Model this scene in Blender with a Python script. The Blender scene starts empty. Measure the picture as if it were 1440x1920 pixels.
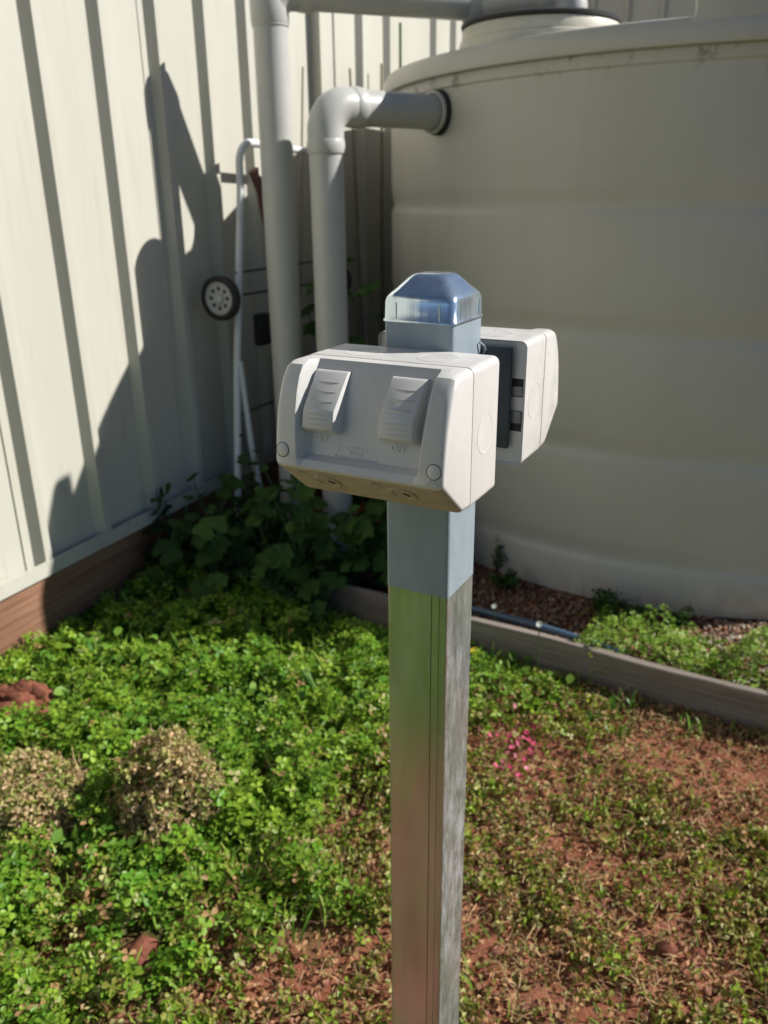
import bpy, bmesh, math, random
import numpy as np
from mathutils import Vector, Matrix

# ------------------------------------------------------------------ camera, sky, sun, exposure
SC = bpy.context.scene
COL = SC.collection
R_ = math.radians
CAM_H = 1.42875
F_PX, PITCH, YAW, ROLL = 1543.4, R_(21.141), R_(25.503), R_(-0.611)
CAM = Vector((0, 0, CAM_H))
_hd = Vector((-math.sin(YAW), math.cos(YAW), 0)); _r = Vector((math.cos(YAW), math.sin(YAW), 0)); _up = Vector((0, 0, 1))
_F = math.cos(PITCH) * _hd - math.sin(PITCH) * _up
_U = math.sin(PITCH) * _hd + math.cos(PITCH) * _up
_R2 = math.cos(ROLL) * _r + math.sin(ROLL) * _U
_U2 = -math.sin(ROLL) * _r + math.cos(ROLL) * _U
cd = bpy.data.cameras.new('camera')
cam = bpy.data.objects.new('camera', cd); COL.objects.link(cam)
cam.matrix_world = Matrix(((_R2.x, _U2.x, -_F.x, CAM.x), (_R2.y, _U2.y, -_F.y, CAM.y), (_R2.z, _U2.z, -_F.z, CAM.z), (0, 0, 0, 1)))
cd.sensor_fit = 'HORIZONTAL'; cd.sensor_width = 36.0; cd.lens = 36.0 * F_PX / 1440.0
cd.clip_start = 0.02; cd.clip_end = 1000
cd.dof.use_dof = True; cd.dof.focus_distance = 0.64; cd.dof.aperture_fstop = 13.0
SC.camera = cam

SUN_AZ, SUN_EL = R_(30.5), R_(36.2)
w = bpy.data.worlds.new('World'); SC.world = w; w.use_nodes = True
nt = w.node_tree
sky = nt.nodes.new('ShaderNodeTexSky'); sky.sky_type = 'NISHITA'; sky.sun_disc = False
sky.sun_elevation = SUN_EL; sky.sun_rotation = math.pi / 2 - SUN_AZ; sky.air_density = 0.8; sky.dust_density = 0.0; sky.ozone_density = 3.0
bg = nt.nodes['Background']; bg.inputs[1].default_value = 0.05
nt.links.new(sky.outputs[0], bg.inputs[0])
sd = bpy.data.lights.new('sun', 'SUN'); sd.energy = 5.0; sd.angle = R_(0.53); sd.color = (1.0, 0.965, 0.90)
so = bpy.data.objects.new('sun', sd); COL.objects.link(so)
SUN_DIR = Vector((math.cos(SUN_EL) * math.cos(SUN_AZ), math.cos(SUN_EL) * math.sin(SUN_AZ), math.sin(SUN_EL)))
so.rotation_euler = SUN_DIR.to_track_quat('Z', 'Y').to_euler()
so.location = SUN_DIR * 12
SC.view_settings.view_transform = 'Standard'; SC.view_settings.look = 'None'
SC.view_settings.exposure = 0.46; SC.view_settings.gamma = 1.0
SC.cycles.use_denoising = True
SC.cycles.max_bounces = 8; SC.cycles.diffuse_bounces = 4; SC.cycles.glossy_bounces = 4; SC.cycles.transmission_bounces = 4
SC.cycles.sample_clamp_indirect = 6.0

rng = np.random.default_rng(7)
random.seed(11)

# ------------------------------------------------------------------ helpers
def tag(o, label=None, cat=None, group=None, kind=None):
    if label: o['label'] = label
    if cat: o['category'] = cat
    if group: o['group'] = group
    if kind: o['kind'] = kind
    return o

def empty(name, loc=(0, 0, 0), rz=0.0, parent=None):
    o = bpy.data.objects.new(name, None); COL.objects.link(o)
    o.location = loc; o.rotation_euler = (0, 0, rz); o.empty_display_size = 0.05
    if parent: o.parent = parent
    return o

def mesh(verts, faces, name='mesh', smooth=False):
    me = bpy.data.meshes.new(name); me.from_pydata([tuple(v) for v in verts], [], [tuple(f) for f in faces])
    me.validate(); me.update()
    if smooth: me.shade_smooth()
    return me

def add(name, me, mat, parent=None, loc=None, rot=None):
    o = bpy.data.objects.new(name, me); COL.objects.link(o)
    if mat and not len(me.materials): me.materials.append(mat)
    if parent: o.parent = parent
    if loc is not None: o.location = loc
    if rot is not None: o.rotation_euler = rot
    return o

def bm_done(bm, name='mesh', smooth_angle=None):
    bmesh.ops.recalc_face_normals(bm, faces=bm.faces)
    me = bpy.data.meshes.new(name); bm.to_mesh(me); bm.free()
    if smooth_angle is not None:
        me.shade_smooth()
        me.set_sharp_from_angle(angle=R_(smooth_angle))
    return me

def bm_box(bm, x0, x1, y0, y1, z0, z1):
    vs = [bm.verts.new(p) for p in ((x0,y0,z0),(x1,y0,z0),(x1,y1,z0),(x0,y1,z0),(x0,y0,z1),(x1,y0,z1),(x1,y1,z1),(x0,y1,z1))]
    fs = [bm.faces.new([vs[i] for i in f]) for f in ((0,3,2,1),(4,5,6,7),(0,1,5,4),(1,2,6,5),(2,3,7,6),(3,0,4,7))]
    return vs, fs

def box_mesh(x0, x1, y0, y1, z0, z1, bev=0.0, seg=2, axis=None, name='mesh'):
    bm = bmesh.new(); bm_box(bm, x0, x1, y0, y1, z0, z1)
    if bev:
        ed = bm.edges[:]
        if axis is not None:
            ed = [e for e in ed if abs((e.verts[0].co - e.verts[1].co).normalized()[axis]) > .9]
        bmesh.ops.bevel(bm, geom=ed, offset=bev, segments=seg, profile=.5, affect='EDGES')
    return bm_done(bm, name, 35 if bev else None)

def add_mod_bevel(o, width, seg=3, angle=30):
    m = o.modifiers.new('bevel', 'BEVEL'); m.width = width; m.segments = seg; m.limit_method = 'ANGLE'; m.angle_limit = R_(angle); m.harden_normals = True
    return m

def tube(path, rad, n=14, closed_ends=True, smooth_path=0):
    """tube along a polyline; rad float or list"""
    P = [Vector(p) for p in path]
    rads = rad if isinstance(rad, (list, tuple)) else [rad] * len(P)
    verts, faces = [], []
    up = None
    for i, p in enumerate(P):
        t = (P[min(i + 1, len(P) - 1)] - P[max(i - 1, 0)]).normalized()
        if up is None:
            up = Vector((0, 0, 1)) if abs(t.z) < .9 else Vector((1, 0, 0))
        a = t.cross(up).normalized(); b = a.cross(t).normalized(); up = b
        for k in range(n):
            an = 2 * math.pi * k / n
            verts.append(p + (a * math.cos(an) + b * math.sin(an)) * rads[i])
    for i in range(len(P) - 1):
        for k in range(n):
            k2 = (k + 1) % n
            faces.append((i*n+k, i*n+k2, (i+1)*n+k2, (i+1)*n+k))
    if closed_ends:
        faces.append(tuple(range(n))[::-1]); faces.append(tuple((len(P)-1)*n + k for k in range(n)))
    return verts, faces

def tube_mesh(path, rad, n=14, name='tube'):
    v, f = tube(path, rad, n)
    me = mesh(v, f, name, True); me.set_sharp_from_angle(angle=R_(50)); return me

def fillet(a, b, c, r, n=8):
    """points of an arc rounding the corner b between a and c"""
    a, b, c = Vector(a), Vector(b), Vector(c)
    u = (a - b).normalized(); v = (c - b).normalized()
    ang = u.angle(v); d = r / math.tan(ang / 2)
    p, q = b + u * d, b + v * d
    bis = (u + v).normalized(); ctr = b + bis * (r / math.sin(ang / 2))
    out = []
    for i in range(n + 1):
        t = i / n; s = (p - ctr).normalized().slerp((q - ctr).normalized(), t); out.append(ctr + s * r)
    return out

def lathe(prof, n=128, a0=0, a1=2 * math.pi):
    verts, faces = [], []
    m = len(prof)
    for i in range(n):
        a = a0 + (a1 - a0) * i / n; ca, sa = math.cos(a), math.sin(a)
        for r, z in prof: verts.append((r * ca, r * sa, z))
    for i in range(n):
        j = (i + 1) % n
        for k in range(m - 1): faces.append((i*m+k, j*m+k, j*m+k+1, i*m+k+1))
    return verts, faces

def lathe_mesh(prof, n=96, sharp=40, name='lathe'):
    v, f = lathe(prof, n); me = mesh(v, f, name, True); me.set_sharp_from_angle(angle=R_(sharp)); return me

def to_mesh_text(txt, size, ext, name='text', align='CENTER'):
    cu = bpy.data.curves.new(name, 'FONT'); cu.body = txt; cu.size = size; cu.extrude = ext
    cu.align_x = align; cu.align_y = 'CENTER'; cu.resolution_u = 3
    ob = bpy.data.objects.new(name, cu); COL.objects.link(ob)
    dg = bpy.context.evaluated_depsgraph_get()
    me = bpy.data.meshes.new_from_object(ob.evaluated_get(dg))
    bpy.data.objects.remove(ob); bpy.data.curves.remove(cu)
    me.materials.clear(); return me

# value noise (numpy)
_perm = rng.random((64, 64))
def vnoise(x, y, s=1.0, ox=0.0, oy=0.0):
    x = np.asarray(x, float) * s + ox; y = np.asarray(y, float) * s + oy
    xi = np.floor(x).astype(int); yi = np.floor(y).astype(int); fx = x - xi; fy = y - yi
    fx = fx * fx * (3 - 2 * fx); fy = fy * fy * (3 - 2 * fy)
    g = lambda a, b: _perm[a % 64, b % 64]
    return (g(xi, yi) * (1 - fx) + g(xi + 1, yi) * fx) * (1 - fy) + (g(xi, yi + 1) * (1 - fx) + g(xi + 1, yi + 1) * fx) * fy
def fbm(x, y, s=1.0, ox=0.0):
    return (vnoise(x, y, s, ox) + .5 * vnoise(x, y, s * 2.1, ox + 7, 3) + .25 * vnoise(x, y, s * 4.3, ox + 13, 9)) / 1.75
def sstep(a, b, x):
    t = np.clip((np.asarray(x, float) - a) / (b - a), 0, 1); return t * t * (3 - 2 * t)

# ------------------------------------------------------------------ materials
def mat(name, col, rough=.5, metal=0.0, spec=.5):
    m = bpy.data.materials.new(name); m.use_nodes = True
    b = m.node_tree.nodes['Principled BSDF']
    b.inputs['Base Color'].default_value = (*col, 1); b.inputs['Roughness'].default_value = rough
    b.inputs['Metallic'].default_value = metal; b.inputs['Specular IOR Level'].default_value = spec
    return m
def N(m, t): return m.node_tree.nodes.new(t)
def Lk(m, a, b): m.node_tree.links.new(a, b)
def bsdf(m): return m.node_tree.nodes['Principled BSDF']
def noise(m, scale, detail=4, rough=.55, vec=None, mapscale=None, coord='Object'):
    n = N(m, 'ShaderNodeTexNoise'); n.inputs['Scale'].default_value = scale; n.inputs['Detail'].default_value = detail; n.inputs['Roughness'].default_value = rough
    tc = N(m, 'ShaderNodeTexCoord'); mp = N(m, 'ShaderNodeMapping')
    if mapscale: mp.inputs['Scale'].default_value = mapscale
    Lk(m, tc.outputs[coord], mp.inputs[0]); Lk(m, mp.outputs[0], n.inputs['Vector']); return n
def ramp(m, src, stops):
    r = N(m, 'ShaderNodeValToRGB'); Lk(m, src, r.inputs[0])
    el = r.color_ramp.elements
    while len(el) < len(stops): el.new(.5)
    for e, (p, c) in zip(el, stops): e.position = p; e.color = (*c, 1) if len(c) == 3 else c
    return r
def bump(m, src, strength=.3, dist=.01):
    b = N(m, 'ShaderNodeBump'); b.inputs['Strength'].default_value = strength; b.inputs['Distance'].default_value = dist
    Lk(m, src, b.inputs['Height']); Lk(m, b.outputs[0], bsdf(m).inputs['Normal']); return b
def mixc(m, fac, a, b, mode='MIX'):
    x = N(m, 'ShaderNodeMix'); x.data_type = 'RGBA'; x.blend_type = mode
    if isinstance(fac, (int, float)): x.inputs[0].default_value = fac
    else: Lk(m, fac, x.inputs[0])
    for s, i in ((a, 6), (b, 7)):
        if isinstance(s, tuple): x.inputs[i].default_value = (*s, 1)
        else: Lk(m, s, x.inputs[i])
    return x.outputs[2]

def m_plastic(name, col, rough=.38, var=.06, dirt=None):
    m = mat(name, col, rough)
    n = noise(m, 18, 5); lo = tuple(c * (1 - var) for c in col); hi = tuple(min(1, c * (1 + var)) for c in col)
    r = ramp(m, n.outputs[0], [(.3, lo), (.7, hi)])
    out = r.outputs[0]
    if dirt:
        d = noise(m, 220, 3); dr = ramp(m, d.outputs[0], [(.66, (0, 0, 0)), (.76, (1, 1, 1))])
        out = mixc(m, dr.outputs[0], out, dirt)
    Lk(m, out, bsdf(m).inputs['Base Color'])
    rr = noise(m, 60, 3); rp = ramp(m, rr.outputs[0], [(.3, (rough - .07,) * 3), (.7, (rough + .1,) * 3)]); Lk(m, rp.outputs[0], bsdf(m).inputs['Roughness'])
    f = noise(m, 700, 2); bump(m, f.outputs[0], .04, .0006)
    return m

M = {}
M['box'] = m_plastic('outlet_plastic', (.585, .57, .55), .33, .03, (.48, .45, .41))
M['box_dark'] = m_plastic('outlet_plastic_grey', (.22, .22, .225), .4, .04)
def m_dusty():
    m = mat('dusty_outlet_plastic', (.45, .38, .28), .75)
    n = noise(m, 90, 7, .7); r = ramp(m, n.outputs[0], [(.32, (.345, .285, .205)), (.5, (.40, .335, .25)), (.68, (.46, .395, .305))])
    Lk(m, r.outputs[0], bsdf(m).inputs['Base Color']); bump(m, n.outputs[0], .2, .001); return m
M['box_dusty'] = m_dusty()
M['letter'] = m_plastic('raised_lettering', (.70, .69, .67), .4, .02)
M['gasket'] = mat('gasket_pink', (.50, .36, .29), .7)
M['slot'] = mat('slot_black', (.012, .011, .010), .6)
M['plate'] = m_plastic('plate_slate', (.035, .045, .055), .55, .15)
M['pvc'] = m_plastic('pvc_grey', (.47, .47, .45), .36, .05, (.36, .35, .32))
M['rubber'] = mat('rubber_black', (.02, .02, .02), .7)
M['white_tube'] = m_plastic('white_enamel', (.66, .68, .70), .35, .05)
M['wheel_plastic'] = m_plastic('wheel_plastic', (.45, .45, .44), .5, .06)

# fence steel
def m_fence():
    m = mat('fence_cream_steel', (.50, .488, .425), .42)
    n = noise(m, 3.0, 5, mapscale=(1, 1, .25)); r = ramp(m, n.outputs[0], [(.3, (.475, .462, .40)), (.7, (.525, .512, .45))])
    s = noise(m, 40, 4, mapscale=(1, 1, .06)); sr = ramp(m, s.outputs[0], [(.55, (1, 1, 1)), (.85, (.86, .83, .78))])
    out = mixc(m, 1.0, r.outputs[0], sr.outputs[0], 'MULTIPLY')
    Lk(m, out, bsdf(m).inputs['Base Color'])
    bump(m, noise(m, 5, 3, mapscale=(1, 1, .3)).outputs[0], .12, .004)
    return m
M['fence'] = m_fence()
def m_tank(stains=True):
    m = mat('tank_beige_poly', (.44, .425, .365), .48)
    n = noise(m, 1.6, 6); r = ramp(m, n.outputs[0], [(.3, (.475, .462, .415)), (.7, (.53, .515, .468))])
    s = noise(m, 9, 5, mapscale=(1, 1, .12)); sr = ramp(m, s.outputs[0], [(.48, (1, 1, 1)), (.78, (.94, .93, .90))])
    out = mixc(m, 1.0, r.outputs[0], sr.outputs[0], 'MULTIPLY')
    if not stains:
        Lk(m, out, bsdf(m).inputs['Base Color']); return m
    # mould and dirt streaks just under the overhanging lip
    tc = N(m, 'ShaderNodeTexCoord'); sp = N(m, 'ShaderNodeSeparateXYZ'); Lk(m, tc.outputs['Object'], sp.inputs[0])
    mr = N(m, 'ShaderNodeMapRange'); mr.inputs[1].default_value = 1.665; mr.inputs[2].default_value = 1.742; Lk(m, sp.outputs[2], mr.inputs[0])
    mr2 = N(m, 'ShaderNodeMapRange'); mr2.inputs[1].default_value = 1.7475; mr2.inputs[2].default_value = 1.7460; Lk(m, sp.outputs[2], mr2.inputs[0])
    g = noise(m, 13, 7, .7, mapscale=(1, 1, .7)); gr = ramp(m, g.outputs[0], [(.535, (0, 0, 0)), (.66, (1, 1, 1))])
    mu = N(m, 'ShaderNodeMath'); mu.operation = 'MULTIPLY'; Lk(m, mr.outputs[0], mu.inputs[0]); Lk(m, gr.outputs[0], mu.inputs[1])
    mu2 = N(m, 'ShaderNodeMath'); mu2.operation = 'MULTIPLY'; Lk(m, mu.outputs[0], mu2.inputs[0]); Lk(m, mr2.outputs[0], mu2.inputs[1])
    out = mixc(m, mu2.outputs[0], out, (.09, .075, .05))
    # soil splash near the foot
    mr3 = N(m, 'ShaderNodeMapRange'); mr3.inputs[1].default_value = .16; mr3.inputs[2].default_value = .02; Lk(m, sp.outputs[2], mr3.inputs[0])
    g2 = noise(m, 20, 5, .65); gr2 = ramp(m, g2.outputs[0], [(.45, (0, 0, 0)), (.75, (.6, .6, .6))])
    mu3 = N(m, 'ShaderNodeMath'); mu3.operation = 'MULTIPLY'; Lk(m, mr3.outputs[0], mu3.inputs[0]); Lk(m, gr2.outputs[0], mu3.inputs[1])
    out = mixc(m, mu3.outputs[0], out, (.22, .13, .085))
    Lk(m, out, bsdf(m).inputs['Base Color'])
    bump(m, noise(m, 4, 4, mapscale=(1, 1, .4)).outputs[0], .10, .006)
    return m
M['tank'] = m_tank()
M['tank_plain'] = m_tank(False)
M['lid'] = m_plastic('lid_cream_poly', (.58, .55, .46), .45, .05, (.3, .27, .2))

def m_timber(name, c0, c1, c2, axis_scale, scale=7):
    m = mat(name, c1, .75, 0, .3)
    n = noise(m, scale, 8, .62, mapscale=axis_scale); r = ramp(m, n.outputs[0], [(.25, c0), (.5, c1), (.75, c2)])
    k = noise(m, 2.2, 4); kr = ramp(m, k.outputs[0], [(.35, (.72, .7, .68)), (.65, (1.0, 1.0, 1.0))])
    Lk(m, mixc(m, 1.0, r.outputs[0], kr.outputs[0], 'MULTIPLY'), bsdf(m).inputs['Base Color'])
    bump(m, n.outputs[0], .5, .004); return m
M['sleeper'] = m_timber('sleeper_timber', (.13, .062, .035), (.24, .125, .075), (.34, .20, .125), (6, .35, 9))
M['board'] = m_timber('edging_timber', (.16, .130, .108), (.26, .222, .19), (.36, .318, .28), (.35, 6, 9))

def m_galv(name, base, rough, patch, bloom=1.0):
    m = mat(name, base, rough, 1.0)
    n = noise(m, 55, 6, .7, mapscale=(1, 1, .18)); r = ramp(m, n.outputs[0], [(.30, tuple(c * .90 for c in base)), (.55, base), (.75, tuple(min(1, c * 1.12) for c in base))])
    # drawn vertical lines of the rolled section
    l = noise(m, 120, 3, .5, mapscale=(1, 1, .004)); lr = ramp(m, l.outputs[0], [(.34, (.80, .80, .80)), (.42, (1, 1, 1))])
    out = mixc(m, .8, r.outputs[0], lr.outputs[0], 'MULTIPLY')
    sp = noise(m, 75, 9, .8, mapscale=(1, 1, .35)); spr = ramp(m, sp.outputs[0], [(.38, (0, 0, 0)), (.72, (1, 1, 1))])
    big = noise(m, 14, 4, .6, mapscale=(1, 1, .35)); bgr = ramp(m, big.outputs[0], [(.36, (.22 * bloom,) * 3), (.62, (.92 * bloom,) * 3)])
    mk = N(m, 'ShaderNodeMath'); mk.operation = 'MULTIPLY'; Lk(m, spr.outputs[0], mk.inputs[0]); Lk(m, bgr.outputs[0], mk.inputs[1])
    out = mixc(m, mk.outputs[0], out, (.70, .74, .78))
    Lk(m, out, bsdf(m).inputs['Base Color'])
    me_ = N(m, 'ShaderNodeMapRange'); me_.inputs[3].default_value = .90; me_.inputs[4].default_value = .25; Lk(m, mk.outputs[0], me_.inputs[0]); Lk(m, me_.outputs[0], bsdf(m).inputs['Metallic'])
    p = noise(m, 26, 6, .75, mapscale=(1, 1, .4)); pr = ramp(m, p.outputs[0], [(.42, (rough,) * 3), (.62, (rough + patch,) * 3)])
    Lk(m, pr.outputs[0], bsdf(m).inputs['Roughness'])
    b = N(m, 'ShaderNodeBump'); b.inputs['Strength'].default_value = .10; b.inputs['Distance'].default_value = .001
    Lk(m, l.outputs[0], b.inputs['Height']); Lk(m, b.outputs[0], bsdf(m).inputs['Normal'])
    return m
M['galv'] = m_galv('galvanised_steel', (.50, .53, .55), .15, .08, .40)
M['galv_bloom'] = m_galv('galvanised_steel_weathered', (.60, .62, .63), .24, .08, 1.0)
M['cap'] = m_galv('zinc_cap', (.70, .81, .89), .15, .06, .10)
def m_tape():
    m = mat('grey_coating', (.24, .30, .345), .42)
    n = noise(m, 40, 5, mapscale=(1, 1, .5)); r = ramp(m, n.outputs[0], [(.3, (.22, .275, .315)), (.7, (.275, .33, .37))])
    s = noise(m, 300, 3); sr = ramp(m, s.outputs[0], [(.68, (0, 0, 0)), (.76, (1, 1, 1))])
    Lk(m, mixc(m, sr.outputs[0], r.outputs[0], (.45, .48, .50)), bsdf(m).inputs['Base Color']); return m
M['tape'] = m_tape()
M['seam'] = mat('seam_dark_steel', (.10, .10, .10), .35, 1.0)

def m_soil():
    m = mat('red_soil', (.16, .065, .04), .9, 0, .2)
    n = noise(m, 5, 8, .65); r = ramp(m, n.outputs[0], [(.3, (.13, .044, .024)), (.5, (.29, .106, .060)), (.75, (.44, .195, .125))])
    at = N(m, 'ShaderNodeAttribute'); at.attribute_name = 'grass'
    g = noise(m, 30, 6, .7); gr = ramp(m, g.outputs[0], [(.3, (.02, .045, .010)), (.55, (.055, .10, .022)), (.8, (.13, .14, .05))])
    Lk(m, mixc(m, at.outputs['Fac'], r.outputs[0], gr.outputs[0]), bsdf(m).inputs['Base Color'])
    f = noise(m, 60, 8, .7); bump(m, f.outputs[0], .9, .012); return m
M['soil'] = m_soil()
def m_clod():
    m = mat('soil_clod', (.2, .085, .055), .92, 0, .2)
    n = noise(m, 22, 8, .7); r = ramp(m, n.outputs[0], [(.3, (.12, .042, .026)), (.55, (.24, .088, .054)), (.75, (.36, .155, .105))])
    Lk(m, r.outputs[0], bsdf(m).inputs['Base Color']); bump(m, noise(m, 70, 8, .7).outputs[0], .8, .008); return m
M['clod'] = m_clod()
def m_leafattr(name, trans=.3, rough=.45):
    m = bpy.data.materials.new(name); m.use_nodes = True
    b = bsdf(m); at = N(m, 'ShaderNodeAttribute'); at.attribute_name = 'Col'
    Lk(m, at.outputs['Color'], b.inputs['Base Color']); b.inputs['Roughness'].default_value = rough; b.inputs['Specular IOR Level'].default_value = .22
    tr = N(m, 'ShaderNodeBsdfTranslucent'); mx = N(m, 'ShaderNodeMixShader'); mx.inputs[0].default_value = trans
    tint = mixc(m, 1.0, at.outputs['Color'], (1.3, 1.5, .7), 'MULTIPLY'); Lk(m, tint, tr.inputs[0])
    out = m.node_tree.nodes['Material Output']
    Lk(m, b.outputs[0], mx.inputs[1]); Lk(m, tr.outputs[0], mx.inputs[2]); Lk(m, mx.outputs[0], out.inputs[0]); return m
M['clover'] = m_leafattr('clover_leaf', .20, .42)
M['straw'] = m_leafattr('dry_straw', .12, .75)
def m_mallow():
    m = bpy.data.materials.new('mallow_leaf'); m.use_nodes = True; b = bsdf(m)
    oi = N(m, 'ShaderNodeObjectInfo'); r = ramp(m, oi.outputs['Random'], [(0, (.030, .075, .018)), (.5, (.045, .105, .022)), (1, (.075, .14, .028))])
    n = noise(m, 40, 5); nr = ramp(m, n.outputs[0], [(.3, (.75, .75, .75)), (.7, (1.1, 1.1, 1.0))])
    c = mixc(m, 1.0, r.outputs[0], nr.outputs[0], 'MULTIPLY'); Lk(m, c, b.inputs['Base Color']); b.inputs['Roughness'].default_value = .6; b.inputs['Specular IOR Level'].default_value = .2
    tr = N(m, 'ShaderNodeBsdfTranslucent'); Lk(m, mixc(m, 1.0, c, (1.3, 1.6, .6), 'MULTIPLY'), tr.inputs[0])
    mx = N(m, 'ShaderNodeMixShader'); mx.inputs[0].default_value = .25; out = m.node_tree.nodes['Material Output']
    Lk(m, b.outputs[0], mx.inputs[1]); Lk(m, tr.outputs[0], mx.inputs[2]); Lk(m, mx.outputs[0], out.inputs[0])
    bump(m, n.outputs[0], .3, .004); return m
M['mallow'] = m_mallow()
M['stem'] = m_plastic('green_stem', (.06, .11, .03), .6, .2)
M['stake'] = m_plastic('green_stake', (.03, .09, .03), .6, .2)
M['brownshaft'] = m_plastic('brown_shaft', (.27, .23, .17), .8, .2)  # dull brown for the thin uprights, toned close to the wall behind
M['pink'] = mat('pink_petal', (.46, .045, .11), .6)
M['palepink'] = mat('pale_pink_petal', (.55, .17, .25), .6)
M['yellow'] = mat('yellow_petal', (.78, .52, .02), .6)
M['white_petal'] = mat('white_petal', (.75, .75, .68), .6)
def m_gravel():
    m = mat('gravel_stone', (.3, .2, .15), .85, 0, .3); at = N(m, 'ShaderNodeAttribute'); at.attribute_name = 'Col'
    n = noise(m, 120, 4); nr = ramp(m, n.outputs[0], [(.3, (.75, .75, .75)), (.7, (1.1, 1.1, 1.1))])
    Lk(m, mixc(m, 1.0, at.outputs['Color'], nr.outputs[0], 'MULTIPLY'), bsdf(m).inputs['Base Color']); return m
M['gravel'] = m_gravel()
M['hose'] = m_plastic('blue_black_poly_pipe', (.06, .11, .18), .3, .1)
M['strap'] = m_plastic('maroon_strap', (.16, .07, .065), .8, .2)

# ------------------------------------------------------------------ ground
TANK_C, TANK_R = Vector((-.371, 4.073, 0)), 1.3705
FX = -1.93                                           # face of the fence pans
def board_y(x): return 2.215 - .0795 * (x + .63)      # front face line of the edging board
def ground_z(x, y):
    x = np.asarray(x, float); y = np.asarray(y, float)
    z = .030 + .075 * sstep(-1.15, -1.85, x) * sstep(-4, 0, y) + .022 * (fbm(x, y, 2.6, 3) - .5) + .016 * (fbm(x, y, 9, 21) - .5)
    z = z + .018 * (vnoise(x, y, 31, 3) - .5) * vnoise(x, y, 4, 9) + .010 * (vnoise(x, y, 16, 33) - .5)
    bed = sstep(.0, .03, y - board_y(x)) * sstep(-1.95, -1.9, x)
    return z * (1 - bed) + bed * (.055 + .008 * (fbm(x, y, 8, 5) - .5))
def lushness(x, y):
    """1 = fresh green clover, 0 = dried out and bare"""
    n = fbm(x, y, 3.0, 11) - .5; n2 = fbm(x, y, 7.0, 31) - .5
    # distance towards the trampled side on the right
    d = .90 * x - .30 * y
    L = 1 - .79 * sstep(-1.36, -.80, d + .8 * n + .7 * n2)
    return np.maximum(L, .95 * sstep(-.10, -.50, y + .5 * n))
ax = np.concatenate([[-220, -90, -40, -18, -9, -5, -3, -2.2], np.arange(-1.95, 2.0, .022), [2.1, 2.4, 3, 4, 6, 10, 20, 45, 100, 220]])
ay = np.concatenate([[-220, -90, -40, -18, -9, -5, -3, -2], np.arange(-1.5, 2.6, .022), [2.8, 3.2, 4, 5, 6, 8, 12, 20, 45, 100, 220]])
gx, gy = np.meshgrid(ax, ay, indexing='xy'); gz = ground_z(gx, gy)
nx, ny = len(ax), len(ay)
idx = np.arange(nx * ny).reshape(ny, nx)
quads = np.stack([idx[:-1, :-1], idx[:-1, 1:], idx[1:, 1:], idx[1:, :-1]], -1).reshape(-1, 4)
me = bpy.data.meshes.new('ground'); me.from_pydata(np.stack([gx, gy, gz], -1).reshape(-1, 3).tolist(), [], quads.tolist()); me.shade_smooth()
a = me.attributes.new('grass', 'FLOAT', 'POINT')
gr_ = np.clip(sstep(.55, 1.0, lushness(gx, gy)) * .8 + sstep(1.6, 3.0, np.hypot(gx, gy - .8)) * .75, 0, .85) * (1 - sstep(.0, .03, gy - board_y(gx)))
a.data.foreach_set('value', gr_.reshape(-1).astype(np.float32))
tag(add('ground', me, M['soil']), 'red brown soil ground of the yard', None, None, 'structure')

# ------------------------------------------------------------------ fence
def sheet(y0, y1, ribs, z0, z1, xface, rh=.031):
    """one profiled steel sheet from y0 to y1 with raised ribs at the given foot positions"""
    pr = [(y0, 0)]
    for r in ribs:
        if r < y0 - .001 or r + .066 > y1 + .03: continue
        pr += [(r, 0), (r + .019, rh), (r + .045, rh), (r + .064, 0)]
        mid = r + .053 + .098
        if mid + .03 < y1: pr += [(mid - .012, 0), (mid - .006, .0022), (mid + .006, .0022), (mid + .012, 0)] if False else []
    pr.append((y1, 0))
    v, f = [], []
    for (y, h) in pr: v += [(xface + h, y, z0), (xface + h, y, z1)]
    for i in range(len(pr) - 1): f.append((2*i, 2*i+2, 2*i+3, 2*i+1))
    n = len(v)
    for (y, h) in pr: v += [(xface + h - .0015, y, z0), (xface + h - .0015, y, z1)]
    for i in range(len(pr) - 1): f.append((n+2*i, n+2*i+1, n+2*i+3, n+2*i+2))
    return mesh(v, f, 'sheet')
fence = empty('steel_wall', (FX, 1.0, 0)); tag(fence, 'cream ribbed steel wall on a timber plinth with sharp pipe shadows', 'wall')
def fpart(name, me, m, par=fence):
    o = add(name, me, m, par); o.matrix_parent_inverse = Matrix.Translation((-par.location.x, -par.location.y, -par.location.z)); return o
RIB = .2525
seams = [2.318 - 3 * RIB * k for k in range(6, -3, -1)]     # sheets lap every third rib
for i in range(len(seams) - 1):
    y0, y1 = seams[i], min(seams[i + 1], 3.386)
    ribs = [1.84 + RIB * k for k in range(-20, 7)]
    ribs = [r for r in ribs if y0 - .001 <= r < y1 - .03]
    if y1 - y0 < .1: continue
    fpart('sheet', sheet(y0, y1 + .012 if y1 < 3.3 else y1, ribs, .375, 3.18, FX + (.0018 if i % 2 else 0)), M['fence'])
    fpart('lap_edge', box_mesh(FX - .001, FX + .0046, y0 - .0035, y0 + .0025, .375, 3.18), M['fence'])
y = 3.52
while y < 6.9:
    y1 = min(y + .891, 6.98)
    fpart('sheet', sheet(y, y1, [3.79 + .297 * j for j in range(12) if y <= 3.79 + .297 * j < y1 - .05], .375, 3.18, FX), M['fence']); y += .891
# post between two bays: folded channel
bm = bmesh.new(); bm_box(bm, FX - .03, FX + .045, 3.385, 3.525, .3, 3.23); bm_box(bm, FX + .045, FX + .052, 3.375, 3.40, .3, 3.23); bm_box(bm, FX + .045, FX + .052, 3.50, 3.535, .3, 3.23)
fpart('post', bm_done(bm), M['fence'])
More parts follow.
